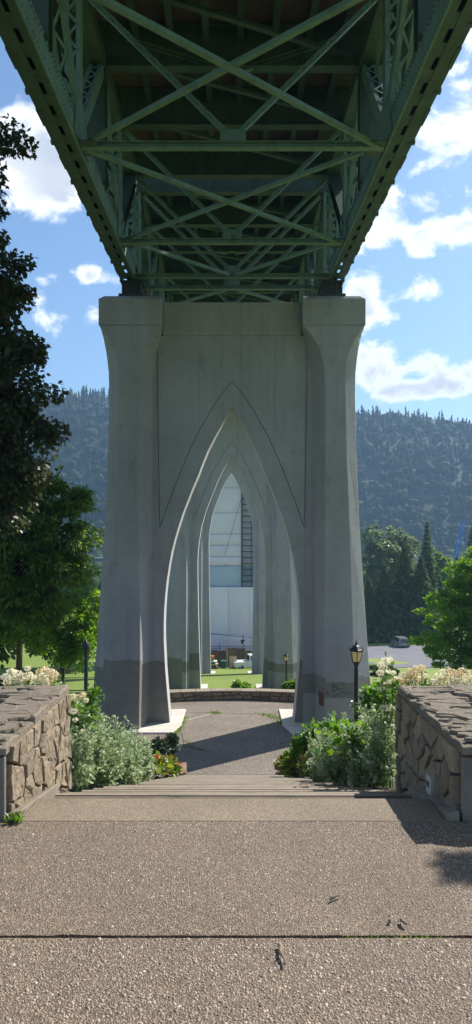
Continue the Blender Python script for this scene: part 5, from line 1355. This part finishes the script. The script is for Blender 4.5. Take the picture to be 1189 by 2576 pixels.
xa, xb = cx4+1.55, cx4+2.9
z0s, z1s = 1.6-(1478-1360)*px4, 1.6-(1215-1360)*px4
for x in (xa, xb, cx4+4.0):
    for y in (D4-0.5, D4+0.35): MB().tube([(x,y,z0s),(x,y,z1s)], 0.06, 6).build('standard', M['scaffold_steel'], sf)
z = z0s+0.1
while z < z1s:
    for y in (D4-0.5, D4+0.35): MB().tube([(xa,y,z),(cx4+4.0,y,z)], 0.05, 6).build('ledger', M['scaffold_steel'], sf)
    MB().box(xa, cx4+4.0, D4-0.45, D4+0.3, z-0.07, z-0.04).build('platform', M['scaffold_steel'], sf)
    z += 0.83
def cable(name, label, a, b, r_=0.03):
    o = MB().tube(limb_points(a, b, -0.01, 6, 0), r_, 5).build(name, M['scaffold_steel']); return tag(o, label, 'cable')
cable('diagonal_cable', 'thin dark cable slanting across the upper white wrapping', at(607,1255,D4-0.7), at(567,1395,D4-0.4), 0.028)
cable('sagging_cable', 'dark cable sagging across the foot of the white wrapping', at(505,1590,D4-2.0), at(645,1604,D4-2.0), 0.04)
# site fence of plywood sheets with posts
fen = empty('site_fence', (cx4, 96, float(gz(0, 96))), 'brown plywood hoarding around the tower foot', 'fence')
for k in range(9):
    x = cx4-5.4+k*1.22; h = 2.0+0.18*((k*37) % 5)/4+(0.35 if k in (4, 5) else 0)
    MB().box(x+0.012, x+1.2, 96+0.02*(k % 2), 96.05+0.02*(k % 2), float(gz(0,96))-0.1, float(gz(0,96))+h).build('plywood_sheet', M['plywood'], fen)
    MB().box(x-0.05, x+0.05, 96.1, 96.2, float(gz(0,96))-0.1, float(gz(0,96))+h-0.1).build('fence_post', M['lumber'], fen)
sg = MB().box(cx4+2.33, cx4+2.73, 95.96, 95.985, -13.55, -13.2).build('notice', M['white_plastic'], fen); sg['label'] = 'small white notice on the hoarding'
hr = empty('guard_scaffold', (cx4, 99, -12.5), 'low scaffold guard rails above the plywood hoarding', 'scaffold')
gb = float(gz(0, 99))
for x in (-1.5, 1.65, 4.8): MB().tube([(cx4+x,99,gb),(cx4+x,99,at(0,1622 if x != 1.65 else 1596,99).z)], 0.06, 6).build('standard', M['scaffold_steel'], hr)
for yy in (1626, 1631, 1640, 1651): MB().tube([(cx4-4.5,99,at(0,yy,99).z),(cx4+5,99,at(0,yy-1,99).z)], 0.035, 6).build('ledger', M['scaffold_steel'], hr)
bt = MB().add([at(606,1610,98.8),at(619,1609,98.8),at(608,1621,98.8),at(606,1610,98.9),at(619,1609,98.9),at(608,1621,98.9)], [(0,1,2),(5,4,3),(0,3,4,1),(1,4,5,2),(2,5,3,0)]).build('black_netting', M['black_tarp']); tag(bt, 'small black triangle of netting tied to the scaffold post', 'netting')
dk = empty('dark_boarding', (cx4, 100.5, float(gz(0,100.5))), 'dark stained boarding at the bottom of the wrapping', 'boarding')
for x0, x1, y0 in ((-5,-1.2,1637),(-1.2,-0.1,1636),(-0.1,1.8,1643),(1.8,5,1637)):
    MB().box(cx4+x0+0.01, cx4+x1-0.01, 100.5, 100.6, float(gz(0,100.5))-0.1, at(0,y0,100.5).z).build('panel', M['plywood' if x0 != -1.2 else 'bark_warm'], dk)
# right-hand dark doorway strip
MB().box(cx4+2.95, cx4+3.6, 100.3, 100.38, -14, at(0,1610,100.3).z).build('door_leaf', M['black_tarp'], dk)
# equipment in front of the fence
def wheel(root, x, y, z, r_, w, axis_x=True):
    mb = MB(); n = 14
    a = Vector((1,0,0)) if axis_x else Vector((0,1,0))
    prof = [(r_*0.6,-w/2),(r_,-w/2*0.8),(r_,w/2*0.8),(r_*0.6,w/2)]
    mb.lathe(prof, n); mb.v = [(x+v[2], y+v[0], z+v[1]) if axis_x else (x+v[0], y+v[2], z+v[1]) for v in mb.v]
    t = mb.build('wheel', M['tyre'], root, True)
    h = MB().lathe([(r_*0.55,-w/2-0.01),(r_*0.58,0),(r_*0.55,w/2+0.01)], n); h.v = [(x+v[2], y+v[0], z+v[1]) if axis_x else (x+v[0], y+v[2], z+v[1]) for v in h.v]
    h.build('hub', M['car_silver'], t)
def vehicle(name, label, loc, heading, body, L_, W, H, roofL, mat, cargo=False):
    """heading 0: nose to +y. body profile side-on, extruded with tumblehome"""
    root = empty(name, loc, label, 'car' if not cargo else 'truck')
    rz = Matrix.Rotation(heading, 4, 'Z'); T = Matrix.Translation(loc) @ rz
    def put(mb): mb.v = [tuple(T @ Vector(v)) for v in mb.v]; return mb
    low_ = MB(); prof = [(-L_/2,0.35),(-L_/2,H*0.55),(L_/2*0.55,H*0.56),(L_/2,H*0.46),(L_/2,0.35)]
    def ext(prof, w0, w1, top):
        n = len(prof); vs = []
        for s_ in (-1, 1):
            for y, z in prof: vs.append((s_*(w1 if z > top else w0)/2, y, z))
        return vs, [tuple(reversed(range(n))), tuple(range(n, 2*n))]+[(i,(i+1) % n,n+(i+1) % n,n+i) for i in range(n)]
    low_.add(*ext(prof, W, W*0.99, 1e9)); put(low_).build('body', M[mat], root, bevel=0.05)
    cab = MB(); y0, y1 = roofL
    cab.add(*ext([(y0-0.12,H*0.555),(y0,H*0.97),(y1-0.25,H),(y1+0.45,H*0.565)], W*0.96, W*0.80, H*0.8)); put(cab).build('cabin', M[mat], root, bevel=0.04)
    # windows: rear, sides, windscreen
    for k, (a, b) in enumerate(((y0+0.1, (y0+y1)/2-0.05), ((y0+y1)/2+0.05, y1-0.1))):
        for s_ in (-1, 1):
            mb = MB(); w_ = lambda z: (W*0.96+(W*0.80-W*0.96)*((z-H*0.555)/(H*0.43)))/2+0.006
            za_, zb_ = H*0.62, H*0.92
            vs = [(s_*w_(z), y, z) for y, z in ((a,za_),(b,za_),(b,zb_),(a,zb_))]; vs += [(x-s_*0.02,y,z) for x,y,z in vs]
            mb.add(vs, [(0,1,2,3),(7,6,5,4),(0,4,5,1),(1,5,6,2),(2,6,7,3),(3,7,4,0)]); put(mb).build('side_window', M['car_glass'], root)
    mb = MB(); mb.add([(-W*.38,y0-0.125,H*.60),(W*.38,y0-0.125,H*.60),(W*.34,y0-0.03,H*.92),(-W*.34,y0-0.03,H*.92)]+[(-W*.38,y0-0.05,H*.60),(W*.38,y0-0.05,H*.60),(W*.34,y0+.04,H*.92),(-W*.34,y0+.04,H*.92)], [(0,1,2,3),(7,6,5,4),(0,4,5,1),(1,5,6,2),(2,6,7,3),(3,7,4,0)])
    put(mb).build('rear_window', M['car_glass'], root)
    for s_ in (-1, 1):
        put(MB().box(s_*W*0.43-0.07, s_*W*0.43+0.07, -L_/2-0.012, -L_/2+0.03, H*0.36, H*0.50)).build('tail_light', M['red_plastic'], root)
        for yy in (-L_*0.32, L_*0.32):
            p_ = T @ Vector((s_*(W/2-0.10), yy, 0.32))
            wheel(root, p_.x, p_.y, p_.z, 0.32, 0.2, abs(math.cos(heading)) > 0.5)
    put(MB().box(-W*0.47, W*0.47, -L_/2-0.06, -L_/2+0.05, 0.32, 0.52)).build('bumper', M['car_dark'], root, bevel=0.02)
    put(MB().box(-0.22, 0.22, -L_/2-0.018, -L_/2, H*0.38, H*0.44)).build('number_plate', M['white_plastic'], root)
    return root
tag(MB().add([(19,94.5,float(gz(0,94.5))+.03),(70,94.5,float(gz(0,94.5))+.03),(70,127,float(gz(0,127))+.03),(14,127,float(gz(0,127))+.03)], [(0,1,2,3)]).build('car_park', M['asphalt']), kind='structure')
tag(MB().add([(-60,138,float(gz(0,138))+.05),(90,138,float(gz(0,138))+.05),(90,143,float(gz(0,143))+.05),(-60,143,float(gz(0,143))+.05)], [(0,1,2,3)]).build('road', M['asphalt']), kind='structure')
P_ = at(1008, 1628, 124)
vehicle('parked_van', 'grey van parked at the far edge of the car park under the conifers', (P_.x, 124, float(gz(0,124))+0.03), R(4), None, 4.7, 1.9, 1.75, (-2.2, 1.0), 'car_silver')
vehicle('work_truck', 'white pickup truck behind the grass, in front of the plywood hoarding', (cx4+2.6, 91.5, float(gz(0,91.5))), R(-78), None, 4.8, 1.9, 1.8, (-0.4, 1.2), 'car_white')
st = empty('material_stack', (cx4-2.2, 90.5, float(gz(0,90.5))), 'stack of boards, boxes and white sheets on the building site at the left', 'stack')
z = float(gz(0,90.5))
for k, (w, dpt, h, mt, ox) in enumerate(((1.9,1.2,0.30,'bark_warm',0),(1.7,1.1,0.22,'scaffold_steel',-.1),(1.8,1.1,0.14,'lumber',.05),(1.6,1.0,0.22,'scaffold_steel',-.15),(1.5,1.0,0.12,'white_plastic',.1),(1.3,.9,0.25,'car_silver',-.2),(0.5,.6,0.35,'orange_plastic',.25))):
    MB().box(cx4-2.5+ox-w/2, cx4-2.5+ox+w/2, 90.5-dpt/2, 90.5+dpt/2, z+0.003, z+h).build('layer', M[mt], st, bevel=0.02); z += h
tag(MB().box(cx4-1.25, cx4-0.55, 91.8, 92.8, float(gz(0,92))-0.1, float(gz(0,92))+0.95).build('covered_pallet', M['green_tarp'], bevel=0.1), 'low load under a dark green cover beside the material stack', 'pallet')
cr4 = empty('site_crate', (cx4+0.15, 91, float(gz(0,91))), 'brown timber crate leaning open beside the white truck', 'crate')
for k in range(4): MB().box(cx4-0.15+0.02*k, cx4+0.75-0.1*k, 91-0.3+0.2*k, 91-0.27+0.2*k, float(gz(0,91))-0.05, float(gz(0,91))+1.6-0.12*k).build('board', M['bark_warm' if k else 'lumber'], cr4)
rp = tag(MB().tube([(cx4-0.42,91,float(gz(0,91))-0.05),(cx4-0.42,91,float(gz(0,91))+2.3)], 0.035, 6).build('survey_pole', M['white_plastic']), 'thin white pole standing among the site materials', 'pole')

# ------------------------------------------------------------------ far things: warehouse, crane boom
P_ = at(238, 1412, 300)
wh = empty('far_warehouse', (P_.x, 300, float(gz(0,300))), 'pale long warehouse across the river, left of the near pier', 'building')
MB().box(P_.x-14, P_.x+10, 300, 312, float(gz(0,300))-0.5, P_.z+0.2).build('wall', M['building_pale'], wh)
MB().box(P_.x-14.4, P_.x+10.4, 299.5, 312.5, P_.z+0.22, P_.z+1.3).build('roof', M['roof_dark'], wh)
for k in range(8): MB().box(P_.x-12.5+k*2.8, P_.x-10.8+k*2.8, 299.85, 299.98, P_.z-2.2, P_.z-0.8).build('window', M['car_glass'], wh)
a, b = at(1146, 1405, 260), at(1166, 1312, 258)
cn = empty('crane_boom', tuple(Vector((a.x-2.0, 260, float(gz(0,260))))), 'slanting blue lattice crane boom rising above the trees at right', 'crane')
g0 = Vector((a.x-1.8, 260, float(gz(0,260))))
dirv = (b-a).normalized(); a = a-dirv*((a.z-g0.z)/dirv.z); s1 = Vector((0,1,0)); s2 = dirv.cross(s1).normalized(); Lb = (b-a).length
for i, (u, w) in enumerate(((-1,-1),(1,-1),(1,1),(-1,1))):
    MB().tube([a+(s2*u+s1*w)*0.75, b+(s2*u+s1*w)*0.45], 0.13, 6).build('boom_chord', M['crane_blue'], cn)
lc = MB(); nseg = 22
for k in range(nseg):
    for (u0, w0, u1, w1) in ((-1,-1,1,-1),(1,1,-1,1),(-1,1,-1,-1),(1,-1,1,1)):
        f0, f1 = k/nseg, (k+1)/nseg
        if k % 2: u0, w0, u1, w1 = u1, w1, u0, w0
        r0, r1 = 0.75-0.3*f0, 0.75-0.3*f1
        lc.tube([a.lerp(b, f0)+(s2*u0+s1*w0)*r0, a.lerp(b, f1)+(s2*u1+s1*w1)*r1], 0.07, 5)
lc.build('lacing', M['crane_blue'], cn)

# ------------------------------------------------------------------ the wooded ridge: one mass of trees
def stamp(name, T, Fc, pos, scl, rot, jit, mat, label):
    n = len(pos); k = len(T)
    c_, s_ = np.cos(rot)[:, None], np.sin(rot)[:, None]
    X = T[None, :, 0]*scl[:, :1]; Y = T[None, :, 1]*scl[:, :1]; Z = T[None, :, 2]*scl[:, 1:2]
    V = np.stack([X*c_-Y*s_, X*s_+Y*c_, Z], -1)+rng.normal(size=(n, k, 3))*jit*scl[:, :1, None]+pos[:, None, :]
    off = (np.arange(n)*k)[:, None, None]
    o = link(name, np_mesh(name, V.reshape(-1, 3), (Fc[None]+off).reshape(-1, Fc.shape[1])), M[mat])
    return tag(o, label, 'forest', kind='stuff')
def forest():
    # conifer template: four ragged tiers
    T = []; Fc = []
    for zt, zb_, r_ in ((1.0, 0.74, 0.34), (0.84, 0.50, 0.58), (0.62, 0.24, 0.80), (0.40, 0.0, 1.0)):
        b = len(T); n = 7
        T += [(r_*(1.0 if i % 2 else 0.72)*math.cos(6.283*i/n), r_*(1.0 if i % 2 else 0.72)*math.sin(6.283*i/n), zb_) for i in range(n)]+[(0, 0, zt)]
        Fc += [(b+i, b+(i+1) % n, b+n) for i in range(n)]
    T = np.array(T); Fc = np.array(Fc)
    bm = bmesh.new(); bmesh.ops.create_icosphere(bm, subdivisions=2, radius=1.0); bm.verts.ensure_lookup_table()
    TB = np.array([v.co[:] for v in bm.verts]); FB = np.array([[v.index for v in f.verts] for f in bm.faces]); bm.free()
    n = 11500
    d = 575+(1060-575)*rng.random(n)**0.8; u = rng.uniform(-0.62, 0.62, n); x = u*d
    z = -20+hill_h(x, d)-1.0; t = (d-560)/480
    patch = 0.5+0.5*np.sin(x*0.014+d*0.011)*np.sin(d*0.02-x*0.006)
    con_ = rng.random(n) < np.clip(0.25+0.75*t+0.45*(patch-0.5), 0.05, 0.985)
    con_ |= (d > 985) & (rng.random(n) < 0.72)
    H = np.clip(rng.gamma(5.5, 2.0, n), 4, 23)*np.where(d > 960, rng.choice([0.35, 0.5, 0.6, 0.85], n), 1.0)
    i = np.where(con_)[0]
    stamp('forest', T, Fc, np.stack([x[i], d[i], z[i]], -1), np.stack([H[i]*rng.uniform(.17, .26, len(i)), H[i]], -1), rng.uniform(0, 6.28, len(i)), 0.10, 'leaf_forest_conifer', 'dark conifer forest covering the hazy ridge behind the bridge')
    i = np.where(~con_)[0]
    # the lower woods reach down to the river flats
    m_ = 2700; d2 = rng.uniform(215, 600, m_); u2 = rng.uniform(-0.6, 0.6, m_)
    px_ = np.concatenate([x[i], u2*d2]); pd_ = np.concatenate([d[i], d2]); hh = np.concatenate([H[i]*0.62, rng.uniform(6, 11, m_)])
    zb_ = np.concatenate([z[i], np.where(d2 > 545, -20+hill_h(u2*d2, d2), gz(0, d2))])
    # each broadleaf crown is a few lumps
    P = []; S = []
    for k in range(4):
        a = rng.uniform(0, 6.28, len(px_)); q = hh*0.30
        P.append(np.stack([px_+q*np.cos(a), pd_+q*np.sin(a), zb_+hh*rng.uniform(.45, .75, len(px_))], -1)); r_ = hh*rng.uniform(.26, .42, len(px_)); S.append(np.stack([r_, r_*rng.uniform(.8, 1.1, len(px_))], -1))
    P = np.concatenate(P); S = np.concatenate(S)
    stamp('forest', TB, FB, P, S, rng.uniform(0, 6.28, len(P)), 0.13, 'leaf_forest_broad', 'paler broadleaf woods on the lower slopes of the ridge')
forest()
# ------------------------------------------------------------------ haze
hz = MB().box(-2700, 2700, -640, 1340, -24, 262).build('haze', None); tag(hz, 'thin blue summer haze filling the valley air', 'haze', kind='stuff')
hm = bpy.data.materials.new('haze_air'); hm.use_nodes = True; nt = hm.node_tree; nt.nodes.clear()
out = nt.nodes.new('ShaderNodeOutputMaterial'); pv = nt.nodes.new('ShaderNodeVolumePrincipled')
pv.inputs['Color'].default_value = (0.27, 0.43, 0.66, 1); pv.inputs['Density'].default_value = 0.00038; pv.inputs['Anisotropy'].default_value = 0.2
nt.links.new(pv.outputs[0], out.inputs['Volume']); hz.data.materials.append(hm)
